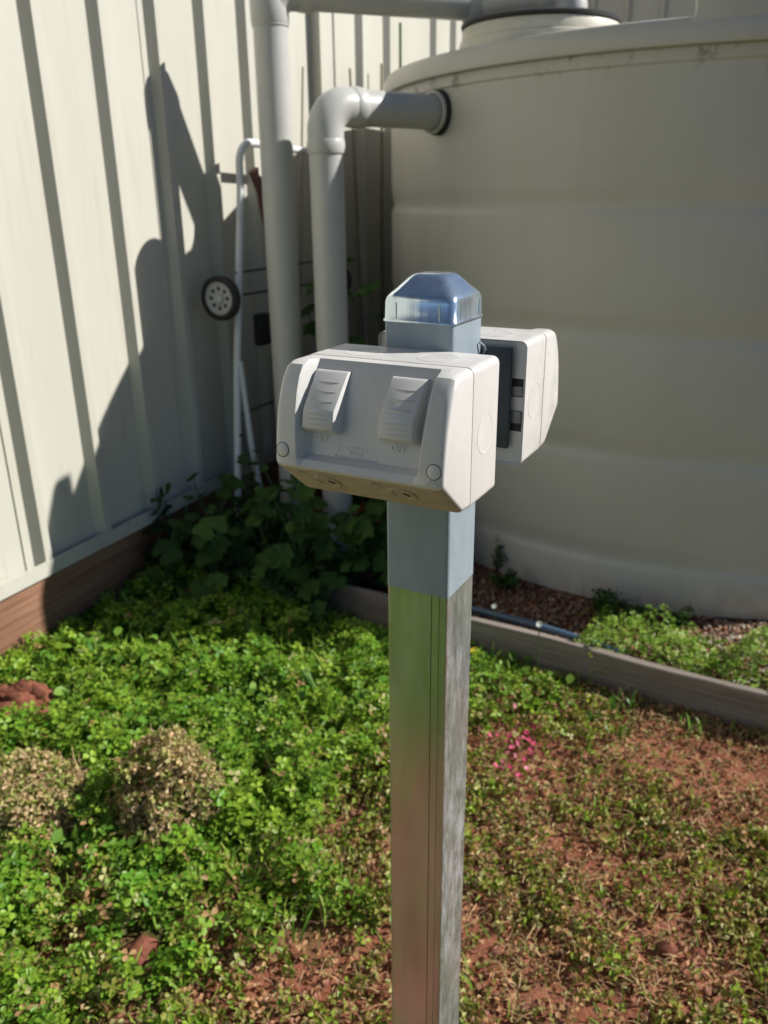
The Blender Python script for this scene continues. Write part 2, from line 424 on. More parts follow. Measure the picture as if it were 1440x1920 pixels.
# bottom rail: channel with a lip
for (ya, yb) in ((-2.4, 3.385), (3.525, 6.98)):
    bm = bmesh.new()
    bm_box(bm, FX - .03, FX + .036, ya, yb, .362, .374); bm_box(bm, FX + .030, FX + .036, ya, yb, .3745, .403)
    bm_box(bm, FX + .0365, FX + .0385, ya, yb, .358, .4025)
    fpart('bottom_rail', bm_done(bm), M['fence'])
    fpart('top_rail', box_mesh(FX - .035, FX + .04, ya, yb, 3.181, 3.23, .004), M['fence'])
# timber plinth: sleepers laid end to end, two high
yy = -2.4
for j, (z0, z1, dx) in enumerate(((-.06, .150, .006), (.153, .357, .0))):
    y = -2.4 + (0.0 if j else -.9)
    while y < 6.9:
        y1 = min(y + 2.395, 6.98)
        o = fpart('plinth_board', box_mesh(FX - .045, FX + .022 + dx, y, y1, z0, z1, .004), M['sleeper']); y += 2.4

back = empty('back_wall', (0, 7.05, 0)); tag(back, 'ribbed steel wall in shade far behind the tank lid', 'wall')
for k in range(9):
    ribs = [.05 + RIB * j for j in range(3)]
    me = sheet(0, .7575, ribs, .3, 3.18, 0)
    o = add('sheet', me, M['fence'], back, (-1.93 + .7575 * (k + 1), 0, 0), (0, 0, R_(90)))
    o.rotation_euler = (0, 0, R_(-90)); o.location = (-1.93 + .7575 * k, 0, 0)
add('bottom_rail', box_mesh(-1.93, 4.9, -.04, .02, .25, .30), M['fence'], back)
add('top_rail', box_mesh(-1.93, 4.9, -.04, .02, 3.181, 3.23), M['fence'], back)
for z0 in (-.05, .10): add('plinth_board', box_mesh(-1.92, 4.9, -.03, .03, z0, z0 + .148, .003), M['sleeper'], back)

# ------------------------------------------------------------------ tank
tank = empty('water_tank', (TANK_C.x, TANK_C.y, .055)); tag(tank, 'large round beige plastic rainwater tank with bands and overhanging roof', 'water tank')
TB = .055
prof = [(TANK_R - .02, 0), (TANK_R + .002, .012)]
def bandp(zl):
    return [(TANK_R, zl - TB - .022), (TANK_R - .002, zl - TB - .014), (TANK_R - .0085, zl - TB - .002), (TANK_R - .0110, zl - TB + .010), (TANK_R - .0065, zl - TB + .036), (TANK_R - .0018, zl - TB + .062), (TANK_R, zl - TB + .074)]
for zl in (.2225, .601, .991, 1.374): prof += bandp(zl)
prof += [(TANK_R, 1.762 - TB), (TANK_R + .006, 1.768 - TB), (TANK_R + .006, 1.80 - TB)]
add('wall', lathe_mesh(prof, 160, 30), M['tank'], tank)
roofp = [(TANK_R + .006, 1.801), (TANK_R + .030, 1.803), (TANK_R + .033, 1.810), (TANK_R + .030, 1.850), (TANK_R + .018, 1.868), (TANK_R - .02, 1.876), (1.25, 1.886), (1.0, 1.92), (.7, 1.955), (.4, 1.98), (0.0, 1.99)]
add('roof', lathe_mesh([(r, z - TB) for r, z in roofp], 160, 40), M['tank'], tank)
# lifting lugs standing on the rim
def lug_mesh():
    """lifting lug: wide upstand with concave feet and a hand hole"""
    hw, h, fr = .240, .160, .035
    def arc(cx, cz, r, a0, a1, n=6): return [(cx + r * math.cos(a0 + (a1 - a0) * i / n), cz + r * math.sin(a0 + (a1 - a0) * i / n)) for i in range(n + 1)]
    P = math.pi
    out = [(hw + fr, -.02), (hw + fr, 0)] + arc(hw + fr, fr, fr, -P/2, -P, 6)[1:] + arc(hw - .045, h - .045, .045, 0, P/2) + arc(-hw + .045, h - .045, .045, P/2, P) + arc(-hw - fr, fr, fr, 0, -P/2, 6) + [(-hw - fr, -.02)]
    hx, hz0, hz1, hr = .052, .036, .118, .022
    hole = arc(hx - hr, hz1 - hr, hr, 0, P/2, 4) + arc(-hx + hr, hz1 - hr, hr, P/2, P, 4) + arc(-hx + hr, hz0 + hr, hr, P, 1.5*P, 4) + arc(hx - hr, hz0 + hr, hr, -P/2, 0, 4)
    bm = bmesh.new()
    es = []
    for loop in (out, hole):
        vs = [bm.verts.new((x, -(x * x) / (2 * (TANK_R + .028)) * -1.0, z)) for x, z in loop]
        es += [bm.edges.new((vs[i], vs[(i + 1) % len(vs)])) for i in range(len(vs))]
    bmesh.ops.triangle_fill(bm, edges=es, use_beauty=True)
    r = bmesh.ops.extrude_face_region(bm, geom=bm.faces[:]); bmesh.ops.translate(bm, verts=[g for g in r['geom'] if isinstance(g, bmesh.types.BMVert)], vec=(0, .045, 0))
    bmesh.ops.bevel(bm, geom=[e for e in bm.edges if len(e.link_faces) == 2 and e.calc_face_angle(0) > 1.2], offset=.005, segments=2, profile=.5, affect='EDGES')
    return bm_done(bm, 'lug', 35)
lm = lug_mesh()
for k in range(2):
    an = R_(-78.3 + 180 * k)
    rr = TANK_R + .028
    add('lug', lm, M['tank_plain'], tank, (rr * math.cos(an), rr * math.sin(an), 1.846 - TB), (0, 0, an + math.pi / 2))
# access lid
LC = Vector((-.872, 3.088, 0)) - TANK_C
neck = add('lid_neck', lathe_mesh([(.275, 1.86), (.268, 1.90), (.262, 1.903), (.262, 1.930), (.258, 1.938), (.20, 1.940)], 64, 35), M['lid'], tank, (LC.x, LC.y, -TB))
add('strainer_lid', lathe_mesh([(.20, 1.9395), (.264, 1.941), (.266, 1.951), (.25, 1.958), (.1, 1.962), (0.0, 1.963)], 64, 35), M['rubber'], tank, (LC.x, LC.y, -TB))
# overflow seal on the wall
IN = Vector((-1.1827, 2.9687, 1.690)); din = Vector((IN.x - TANK_C.x, IN.y - TANK_C.y, 0)).normalized()
P2 = Vector((-1.404, 2.5385, 0))
dpipe = Vector((IN.x - P2.x, IN.y - P2.y, 0)).normalized()
sq = dpipe.to_track_quat('Z', 'Y').to_euler()
o = add('overflow_seal', lathe_mesh([(.057, -.030), (.066, -.030), (.072, -.022), (.073, .012), (.08, .016), (.08, .10)], 40, 35), M['rubber'], tank, (IN.x - TANK_C.x, IN.y - TANK_C.y, IN.z - TB), sq)
o = add('seal_flange', lathe_mesh([(.0575, -.040), (.063, -.044), (.068, -.040), (.069, -.031), (.060, -.0305)], 40, 35), M['pvc'], tank, (IN.x - TANK_C.x, IN.y - TANK_C.y, IN.z - TB), sq)

# ------------------------------------------------------------------ pvc pipes
PR = .0555
def pipe_sys(name, label, pts, radii, sockets, foot):
    root = empty(name, foot); tag(root, label, 'pipe', 'grey pvc pipes of the tank')
    path = [Vector(pts[0])]
    for i in range(1, len(pts) - 1): path += fillet(pts[i - 1], pts[i], pts[i + 1], radii[i - 1], 10)
    path.append(Vector(pts[-1]))
    path = [p - Vector(foot) for p in path]
    add('pipe', tube_mesh(path, PR, 28), M['pvc'], root)
    return root
def collar(root, p, d, l=.05, extra=.0042, name='socket'):
    p = Vector(p) - root.location
    me = lathe_mesh([(PR - .001, -l/2), (PR + extra - .001, -l/2), (PR + extra, -l/2 + .002), (PR + extra + .0012, -.004), (PR + extra + .0012, .004), (PR + extra, l/2 - .002), (PR + extra - .001, l/2), (PR - .001, l/2)], 36, 35)
    return add(name, me, M['pvc'], root, p, Vector(d).to_track_quat('Z', 'Y').to_euler())
def elbow(root, a, b, c, r, name='elbow'):
    arc = fillet(a, b, c, r, 14)
    u = (Vector(a) - Vector(b)).normalized(); v = (Vector(c) - Vector(b)).normalized()
    arc = [arc[0] + u * .03] + arc + [arc[-1] + v * .03]
    arc = [p - root.location for p in arc]
    return add(name, tube_mesh(arc, PR + .0035, 28), M['pvc'], root)
a_, b_, c_ = Vector((P2.x, P2.y, .03)), Vector((P2.x, P2.y, 1.690)), IN + dpipe * .02
ov = pipe_sys('overflow_pipe', 'grey pvc overflow pipe with elbow entering the tank wall', [a_, b_, c_], [.075], None, (P2.x, P2.y, .03))
elbow(ov, a_, b_, c_, .075)
collar(ov, (P2.x, P2.y, 1.572), (0, 0, 1), .042, .0052)
collar(ov, b_ + dpipe * .118, dpipe, .042, .0052)
P1 = Vector((-1.609, 2.5675, 0))
q0 = Vector((P1.x, P1.y, .03)); q1 = Vector((P1.x, P1.y, 2.034)); q2 = Vector((-1.10, 3.08, 2.034)); q3 = Vector((-.78, 3.10, 2.034)); q4 = Vector((-.78, 3.10, 1.955))
q3b = q3
dn = pipe_sys('inlet_pipe', 'tall grey pvc pipe rising by the fence and crossing to the tank lid', [q0, q1, q2, q3], [.075, .10], None, (P1.x, P1.y, .03))
elbow(dn, q0, q1, q2, .075)
collar(dn, (P1.x, P1.y, 1.985), (0, 0, 1), .10, .005)
h1 = (q2 - q1).normalized(); h2 = (q3 - q2).normalized()
collar(dn, q1 + h1 * .12, h1, .045, .005); collar(dn, q2 - h1 * .01, (h1 + h2), .07, .006); collar(dn, q3 - h2 * .07, h2, .05, .006)
add('down_elbow', tube_mesh([p - dn.location for p in [q3 - h2 * .05] + fillet(q2, q3, q3 + Vector((0, 0, -.1)), .045, 8) + [q4]], PR + .0035, 24), M['pvc'], dn)

# ------------------------------------------------------------------ edging board along the tank bed
edg = empty('edging_board', (-.63, board_y(-.63), .03)); tag(edg, 'weathered timber edging boards holding the gravel around the tank', 'garden edging')
be = math.atan2(-.0795, 1)
def brd(x0, x1, dz=0):
    bm = bmesh.new(); bm_box(bm, 0, x1 - x0, 0, .028, -.08, .122 + dz)
    bmesh.ops.subdivide_edges(bm, edges=[e for e in bm.edges if abs(e.verts[0].co.x - e.verts[1].co.x) > .1], cuts=22)
    for v in bm.verts: v.co.z += .0025 * math.sin(v.co.x * 9) + random.uniform(-.0012, .0012); v.co.y += .004 * math.sin(v.co.x * 3.1)
    bmesh.ops.bevel(bm, geom=[e for e in bm.edges if e.calc_face_angle(0) > 1], offset=.003, segments=1, profile=.5, affect='EDGES')
    return add('board', bm_done(bm, 'board', 35), M['board'], edg, (x0 + .63, board_y(x0) - board_y(-.63), 0), (0, 0, be))
brd(-1.372, .42); brd(.423, 2.0, -.004)
o = add('board', box_mesh(0, .06, 0, .028, -.08, .118, .003), M['board'], edg, (-1.432 + .63, board_y(-1.43) - board_y(-.63) + .006, 0), (0, R_(7), be - .2))
o = add('peg', box_mesh(0, .04, 0, .03, -.08, .10, .003), M['board'], edg, (-.30 + .63, board_y(-.30) - board_y(-.63) + .034, 0), (0, 0, be))

# ------------------------------------------------------------------ post with cap
PM = Vector((-.24627, .65432, 0)); PRZ = R_(-2.55); PS = .065
post = empty('steel_post', (PM.x, PM.y, .02), PRZ); tag(post, 'square galvanised steel post with pressed cap and grey coated top', 'post')
PZ = .02
def sq_ring(h, r, z, cx=-PS/2, cy=PS/2, n=5):
    out = []
    for (sx, sy, a0) in ((1, 1, 0), (-1, 1, 90), (-1, -1, 180), (1, -1, 270)):
        for i in range(n + 1):
            a = R_(a0 + 90 * i / n); out.append((cx + sx * (h - r) + r * math.cos(a), cy + sy * (h - r) + r * math.sin(a), z))
    return out
def loft(rings, cap0=True, cap1=True, sharp=30):
    v, f = [], []; n = len(rings[0])
    for r in rings: v += r
    for i in range(len(rings) - 1):
        for k in range(n): k2 = (k + 1) % n; f.append((i*n+k, i*n+k2, (i+1)*n+k2, (i+1)*n+k))
    if cap0: f.append(tuple(range(n))[::-1])
    if cap1: f.append(tuple((len(rings)-1)*n + k for k in range(n)))
    me = mesh(v, f, 'loft', True); me.set_sharp_from_angle(angle=R_(sharp)); return me
H = PS / 2
ls = add('lower_section', loft([sq_ring(H, .0035, -.3), sq_ring(H, .0035, 1.0705 - PZ)]), M['galv'], post)
ls.data.materials.append(M['galv_bloom'])
for p_ in ls.data.polygons:
    if abs(p_.normal.x) > .75: p_.material_index = 1
add('upper_section', loft([sq_ring(H + .0003, .0036, 1.0706 - PZ), sq_ring(H + .0003, .0036, 1.335 - PZ)]), M['tape'], post)
for (su, wd) in ((-.0168, .00035), (-.0085, .00015)): add('rolling_seam', box_mesh(su - wd, su + wd, -.00025, .0002, -.2, 1.0702 - PZ), M['seam'], post)
cap = add('post_cap', loft([sq_ring(H + .0006, .005, 1.3255 - PZ), sq_ring(H + .0022, .006, 1.3258 - PZ), sq_ring(H + .0022, .006, 1.3272 - PZ), sq_ring(H + .0012, .006, 1.3280 - PZ), sq_ring(H + .0010, .0065, 1.3425 - PZ), sq_ring(H + .0002, .008, 1.3462 - PZ),
      sq_ring(H - .0018, .009, 1.3490 - PZ), sq_ring(H - .0048, .009, 1.3518 - PZ), sq_ring(H - .0135, .0075, 1.3610 - PZ), sq_ring(H - .0162, .007, 1.3632 - PZ), sq_ring(H - .0190, .006, 1.3644 - PZ), sq_ring(H - .024, .005, 1.3648 - PZ)], sharp=60), M['cap'], post)
crm = box_mesh(-.0006, .0006, -.0004, .0008, 0, .0135, .0003, 1)
for (px, py, rz) in ((-.0205, -.0015, 0), (.0205, -.0015, 0)):
    for q in range(4):
        a = math.pi / 2 * q
        v = Matrix.Rotation(a, 3, 'Z') @ Vector((px, -H - .0014, 0))
        add('crimp', crm, M['cap'], cap, (v.x - H, v.y + H, 1.3285 - PZ), (0, 0, a))
add('mounting_plate', box_mesh(-.094, .0295, PS + .0006, PS + .0055, 1.204 - PZ, 1.2995 - PZ, .002, 2), M['plate'], post)
add('cable_clip', tube_mesh([(.002, .056, 1.303 - PZ), (.0045, .060, 1.300 - PZ), (.005, .063, 1.2955 - PZ), (.003, .0645, 1.292 - PZ)], .0011, 6), M['tape'], post)

# ------------------------------------------------------------------ outlet boxes
HW = .0758
FULL = [(-.0564, .1165), (-.0800, .1165), (-.0872, .1142), (-.0940, .1065), (-.1000, .0945), (-.1050, .0790), (-.1083, .0620), (-.1102, .0480), (-.1108, .0415), (-.1112, .0362), (-.1098, .0335), (-.0760, .0065), (-.0700, .0020), (-.0564, .0004)]
REC = [(-.0564, .1165), (-.0690, .1165), (-.0705, .1145), (-.0752, .1065), (-.0815, .0945), (-.0880, .0790), (-.0940, .0620), (-.0985, .0440), (-.1075, .0412), (-.1112, .0362), (-.1098, .0335), (-.0760, .0065), (-.0700, .0020), (-.0564, .0004)]
def floor_y(z): return float(np.interp(z, [p[1] for p in REC[7:0:-1]], [p[0] for p in REC[7:0:-1]]))
FTILT = math.atan(.27)
def lid_mesh():
    cy, cz = -.082, .060
    def ins(p, i):
        zz = cz + (p[1] - cz) * (1 - i / .057)
        if p[0] > -.057: return (p[0], zz)
        return (cy + (p[0] - cy) * (1 - .6 * i / .028), zz)
    def lerp(A, B, t): return [(a[0] + (b[0] - a[0]) * t, a[1] + (b[1] - a[1]) * t) for a, b in zip(A, B)]
    st = []
    for e, i in ((0, .0056), (.0004, .0038), (.0014, .0021), (.0032, .0008), (.0060, 0)): st.append((-HW + e, [ins(p, i) for p in FULL]))
    st += [(-.0595, FULL), (-.0585, lerp(FULL, REC, .08)), (-.0553, lerp(FULL, REC, .92)), (-.0543, REC), (-.02, REC), (.02, REC), (.0543, REC), (.0553, lerp(FULL, REC, .92)), (.0585, lerp(FULL, REC, .08)), (.0595, FULL)]
    for e, i in ((.0060, 0), (.0032, .0008), (.0014, .0021), (.0004, .0038), (0, .0056)): st.append((HW - e, [ins(p, i) for p in FULL]))
    v, f = [], []; n = len(FULL)
    # the cheek edge leans: the recess narrows towards the bottom lip
    for x, P in st:
        for (yy, zz) in P:
            xx = x
            if .05 < abs(x) < .06: xx = x - math.copysign(.0045 * (1 - (zz - .036) / .08), x) if zz > .034 else x
            v.append((xx, yy, zz))
    for i in range(len(st) - 1):
        for k in range(n): k2 = (k + 1) % n; f.append((i*n+k, i*n+k2, (i+1)*n+k2, (i+1)*n+k))
    f.append(tuple(range(n))); f.append(tuple((len(st)-1)*n + k for k in range(n))[::-1])
    bm = bmesh.new(); me = mesh(v, f); bm.from_mesh(me); return bm_done(bm, 'lid', 26)
LIDM = lid_mesh()
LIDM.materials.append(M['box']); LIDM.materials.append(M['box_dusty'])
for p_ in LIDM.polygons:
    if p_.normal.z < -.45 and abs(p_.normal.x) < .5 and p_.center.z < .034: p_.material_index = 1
def base_mesh():
    bm = bmesh.new(); bm_box(bm, -HW, HW, -.0548, 0, 0, .1168)
    bmesh.ops.bevel(bm, geom=[e for e in bm.edges if abs(e.verts[0].co.y - e.verts[1].co.y) > .01], offset=.0062, segments=5, profile=.5, affect='EDGES')
    backf = [f for f in bm.faces if f.normal.y > .9]
    r = bmesh.ops.inset_region(bm, faces=backf, thickness=.0022, depth=0)
    bmesh.ops.translate(bm, verts=list({v for f in backf for v in f.verts}), vec=(0, -.0035, 0))
    bmesh.ops.bevel(bm, geom=[e for e in bm.edges if e.calc_face_angle(0) > .9 and e.verts[0].co.y < -.05 and e.verts[1].co.y < -.05], offset=.0008, segments=2, profile=.5, affect='EDGES')
    return bm_done(bm, 'base', 30)
BASEM = base_mesh()
def switch_mesh():
    # side profile (out, z) and half widths
    rows = [(.1090, .0000, .0158), (.1088, .0030, .0155), (.1074, .0048, .0152), (.0826, .0142, .0146), (.0808, .0146, .0145), (.0690, .0128, .0147), (.0668, .0116, .0150), (.0632, .0060, .0156), (.0622, 0, .0160)]
    v, f = [], []
    bev = .0014
    for (z, o, hw) in rows:
        y = floor_y(z)
        c = min(bev, o * .8)
        for (x, dd) in ((-hw - o * .12, -.001), (-hw, o - c), (-hw + c * .3, o - c * .3), (-hw + c, o), (hw - c, o), (hw - c * .3, o - c * .3), (hw, o - c), (hw + o * .12, -.001)):
            v.append((x, y - dd, z))
    n = 8
    for i in range(len(rows) - 1):
        for k in range(n - 1): f.append((i*n+k, i*n+k+1, (i+1)*n+k+1, (i+1)*n+k))
    f.append(tuple(range(n))); f.append(tuple((len(rows)-1)*n + k for k in range(n)))
    bm = bmesh.new(); me = mesh(v, f); bm.from_mesh(me); return bm_done(bm, 'switch', 24)
SWM = switch_mesh()
def crescent(wd, ht, th, sag):
    n = 10; top, bot = [], []
    for i in range(n + 1):
        t = -1 + 2 * i / n; x = wd * t
        top.append((x, 0, sag * (1 - t * t) * .25)); bot.append((x, 0, sag * (1 - t * t) * .25 - ht * (1 - t * t) - .00012))
    v, f = [], []
    for i in range(n + 1):
        m = tuple((a + b) / 2 for a, b in zip(top[i], bot[i])); k = 1 - abs(-1 + 2 * i / n) ** 2
        v += [top[i], (top[i][0], -th * (.4 + .6 * k), top[i][2] - .0001), (m[0], -th * .55 * k, m[2]), bot[i]]
    for i in range(n):
        for k in range(3): f.append((4*i+k, 4*i+k+1, 4*i+k+5, 4*i+k+4))
    return mesh(v, f, 'ridge', True)
CRU = crescent(.0108, .0021, .0017, -.0016); CRL = crescent(.0108, .0014, .0009, .0030)
DISC = lathe_mesh([(.0056, -.0004), (.0056, .0002), (.0051, .0005), (0, .0006)], 28, 35); RINGD = lathe_mesh([(.0062, .00005), (.0062, .00012), (.0053, .00012), (.0053, .00005)], 28, 35)
KNO = lathe_mesh([(.0170, -.0005), (.0170, .00018), (.0167, .00022), (.0162, .00022), (.0159, .00005), (.008, .00005), (0, .00005)], 40, 3)
OFFM = to_mesh_text('OFF', .0074, .0006)
def logo_mesh():
    bm = bmesh.new()
    def addtxt(t, s, z, sx=1):
        me = to_mesh_text(t, s, .00022); 
        for v in me.vertices: v.co.y += z; v.co.x = v.co.x * sx
        bm.from_mesh(me); bpy.data.meshes.remove(me)
    addtxt('CLIPSAL', .0040, .0050); addtxt('IPP210', .0042, .0008, 1.1)
    def bar(x0, y0, x1, y1, wd=.00028):
        d = Vector((x1 - x0, y1 - y0, 0)); n = Vector((-d.y, d.x, 0)).normalized() * wd
        vs = []
        for z in (-.0002, .0002):
            for p in ((x0 + n.x, y0 + n.y), (x1 + n.x, y1 + n.y), (x1 - n.x, y1 - n.y), (x0 - n.x, y0 - n.y)): vs.append(bm.verts.new((p[0], p[1], z)))
        for f in ((4, 5, 6, 7), (0, 1, 5, 4), (1, 2, 6, 5), (2, 3, 7, 6), (3, 0, 4, 7)): bm.faces.new([vs[i] for i in f])
    for a, b in (((-.0095, .0060), (-.006, .0085)), ((-.006, .0085), (.006, .0085)), ((.006, .0085), (.0098, .0060)), ((.0098, .0060), (.0085, .0030)), ((-.0095, .0060), (-.0085, .003)), ((-.0155, .0085), (-.0175, -.001))): bar(*a, *b)
    r = random.Random(4)
    x = -.019
    while x < .019:                                  # a last line too worn to read: worn strokes only
        bar(x, -.0042, x + r.uniform(-.0004, .0006), -.0018 - r.uniform(0, .0008), .0002); x += r.uniform(.0009, .0018)
    return bm_done(bm, 'logo')
LOGOM = logo_mesh()
def tri_mesh():
    bm = bmesh.new(); pts = [(-.0048, -.003), (.0048, -.003), (0, .0042)]
    segs = [(pts[0], pts[2]), (pts[2], pts[1]), ((-.0022, -.0022), (-.0008, .0008)), ((-.0008, .0008), (.0004, -.0016)), ((.0004, -.0016), (.0022, .0006)), ((.0022, .0006), (.003, -.0018))]
    for (a, b) in segs:
        d = Vector((b[0]-a[0], b[1]-a[1], 0)); n = Vector((-d.y, d.x, 0)).normalized() * .00026
        vs = [bm.verts.new((p[0], p[1], z)) for z in (-.0002, .0002) for p in ((a[0]+n.x, a[1]+n.y), (b[0]+n.x, b[1]+n.y), (b[0]-n.x, b[1]-n.y), (a[0]-n.x, a[1]-n.y))]
        for f in ((4, 5, 6, 7), (0, 1, 5, 4), (1, 2, 6, 5), (2, 3, 7, 6), (3, 0, 4, 7)): bm.faces.new([vs[i] for i in f])
    return bm_done(bm, 'mark')
TRIM = tri_mesh()
SOCK = lathe_mesh([(.0125, -.0003), (.0125, .0005), (.0115, .0012), (.0085, .0012), (.008, .0006), (0, .0006)], 30, 35)
SLOTM = box_mesh(-.0007, .0007, -.0032, .0032, -.0004, .0005)
TABM = box_mesh(-.004, .004, -.001, .001, -.0003, .0008, .0003, 1)
def outlet_box(name, label, loc, rz):
    root = empty(name, loc, rz); tag(root, label, 'power outlet', 'outlet boxes on the steel post')
    base = add('back_box', BASEM, M['box'], root)
    add('gasket', box_mesh(-HW + .0011, HW - .0011, -.0563, -.0547, .0011, .1157, .005, 3, 1), M['gasket'], root)
    lid = add('lid', LIDM, M['box'], root)
    for xs in (-.0378, .0318):
        s = add('rocker_switch', SWM, M['box'], root, (xs, 0, 0))
        a_up = math.atan2(.0122 - .0040 + (floor_y(.1072) - floor_y(.0822)), .025)
        for z in (.1012, .0945, .0878):
            t = (.1074 - z) / .0248; y = floor_y(.1074) * (1 - t) + floor_y(.0826) * t - (.0048 + .0094 * t)
            add('grip_ridge', CRU, M['box'], s, (0, y + .0001, z), (-R_(41), 0, 0))
        for z in (.0785, .0745, .0702):
            t = (.0808 - z) / .0118; y = floor_y(z) - (.0146 - .0018 * t)
            add('grip_ridge', CRL, M['box'], s, (0, y + .0001, z), (R_(-8), 0, 0))
        add('lettering', OFFM, M['letter'], root, (xs - .001, floor_y(.0573) - .0002, .0573), (math.pi / 2 - FTILT, 0, 0))
    add('emblem', LOGOM, M['letter'], root, (-.006, floor_y(.0475) - .0001, .0480), (math.pi / 2 - FTILT, 0, 0))
    for xs in (-.0678, .0678):
        sc = add('screw_cover', DISC, M['box'], root, (xs, -.1103, .0478), (math.pi / 2 - .13, 0, 0))
        add('groove', RINGD, M['slot'], sc, (0, 0, 0))
    add('approval_mark', TRIM, M['box'], root, (.0668, -.1111, .0398), (math.pi / 2 - .09, 0, 0))
    for xs in (-.034, .034): add('knockout', KNO, M['box'], root, (xs, -.030, .1168), (0, 0, 0))
    add('knockout', KNO, M['box'], root, (HW, -.027, .058), (0, math.pi / 2, 0)); add('knockout', KNO, M['box'], root, (-HW, -.027, .058), (0, -math.pi / 2, 0))
    # sockets on the sloping underside
    ut = math.atan2(.0335 - .0065, .1098 - .0760)
    for xs in (-.036, .033):
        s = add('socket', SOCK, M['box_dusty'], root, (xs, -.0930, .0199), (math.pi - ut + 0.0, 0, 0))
        s.rotation_euler = Vector((0, -math.sin(ut), -math.cos(ut))).to_track_quat('Z', 'Y').to_euler()
        add('slot', SLOTM, M['slot'], s, (.0045, .001, .0008), (0, 0, .6))
        t = add('tab', TABM, M['box_dark'], root, (xs - .018, -.1040, .0289)); t.rotation_euler = s.rotation_euler
    # mounting slots and panel on the hollow back
    for xs in (-.0672, .0672):
        add('mounting_slot', box_mesh(-.0055, .0055, -.002, .0003, -.0085, .0085), M['slot'], root, (xs, -.0036, .0735)); add('mounting_slot', box_mesh(-.0055, .0055, -.002, .0003, -.0095, .0095), M['slot'], root, (xs, -.0036, .0420))
        add('slot_cover', box_mesh(-.005, .005, -.0006, .0006, -.006, .006, .0015, 2), M['box_dark'], root, (xs, -.0028, .0460)); add('slot_cover', box_mesh(-.0052, .0052, -.0006, .0006, -.0045, .0045, .0005, 1), M['box_dark'], root, (xs, -.0028, .0705))
    return root
pm = Matrix.Translation((PM.x, PM.y, 0)) @ Matrix.Rotation(PRZ, 4, 'Z')
l1 = pm @ Vector((-.0337, -.0006, 1.1868)); l2 = pm @ Vector((-.0337, PS + .0060, 1.1875))
outlet_box('outlet_box', 'grey weatherproof switch box with two OFF rockers on the front of post', l1, PRZ)
outlet_box('outlet_box', 'grey weatherproof outlet box behind the post on a dark plate', l2, PRZ + math.pi)

# ------------------------------------------------------------------ wheeled trolley frame leaning by the fence
tr = empty('hand_trolley', (-1.80, 2.52, .10)); tag(tr, 'white tubular hand trolley with black wheels leaning on the fence', 'trolley')
def tp(name, path, rad, m, n=12, par=tr): return add(name, tube_mesh([Vector(p) - tr.location for p in path], rad, n), m, par)
yl = lambda z: 2.40 + .155 * (z - .3)
up = [(-1.755, yl(.10), .10), (-1.775, yl(.8), .8), (-1.79, 2.605, 1.45)] + [tuple(p) for p in fillet((-1.79, 2.605, 1.45), (-1.80, 2.625, 1.603), (-1.80, 3.16, 1.603), .085, 8)] + [tuple(p) for p in fillet((-1.80, 2.7, 1.603), (-1.80, 3.20, 1.585), (-1.79, 3.20, 1.40), .08, 8)] + [(-1.775, 3.17, .8), (-1.755, 3.12, .10)]
tp('frame', up, .0135, M['white_tube'])
tp('brace', [(-1.70, 2.52, .12), (-1.745, 2.495, .55), (-1.768, 2.492, .86)], .012, M['white_tube']); tp('brace', [(-1.70, 3.02, .12), (-1.745, 3.06, .55), (-1.768, 3.12, .86)], .012, M['white_tube'])
tp('cross_bar', [(-1.772, yl(.665), .665), (-1.772, 3.14, .665)], .004, M['rubber']); tp('axle', [(-1.80, 2.44, 1.09), (-1.80, 3.30, 1.075)], .004, M['rubber']); tp('cross_bar', [(-1.785, yl(1.17), 1.17), (-1.785, 3.17, 1.17)], .004, M['rubber'])
tyre = lathe_mesh([(.058, -.016), (.068, -.018), (.077, -.012), (.0785, 0), (.077, .012), (.068, .018), (.058, .016), (.058, -.016)], 40, 50)
rim = lathe_mesh([(.0585, -.011), (.052, -.013), (.047, -.009), (.020, -.009), (.017, -.017), (.010, -.019), (0, -.019)], 40, 35)
for yc, zc in ((2.452, 1.090), (3.30, 1.075)):
    wh = add('wheel', tyre, M['rubber'], tr, Vector((-1.80, yc, zc)) - tr.location, (R_(-90), 0, 0))
    wh.rotation_euler = (R_(-90), 0, 0)
    add('rim', rim, M['wheel_plastic'], wh)
    for k in range(8):
        a = 2 * math.pi * k / 8
        add('rim_hole', lathe_mesh([(.0075, .0002), (.0075, -.0006), (0, -.0006)], 14, 30) if k == 0 and yc < 3 else bpy.data.meshes[HOLE], M['rubber'], wh, (.034 * math.cos(a), .034 * math.sin(a), -.0092))
        if k == 0 and yc < 3: HOLE = wh.children[-1].data.name
add('black_pad', box_mesh(-.02, .02, -.045, .03, -.06, .06, .012, 3), M['rubber'], tr, Vector((-1.77, 2.665, .955)) - tr.location)
tp('strap', [(-1.775, 2.665, 1.51), (-1.765, 2.70, 1.44), (-1.77, 2.735, 1.30), (-1.785, 2.76, 1.12)], [.016, .020, .014, .010], M['strap'], 8)
tp('bolt', [(-1.745, 2.43, .60), (-1.735, 2.43, .60)], .006, M['slot'], 8)

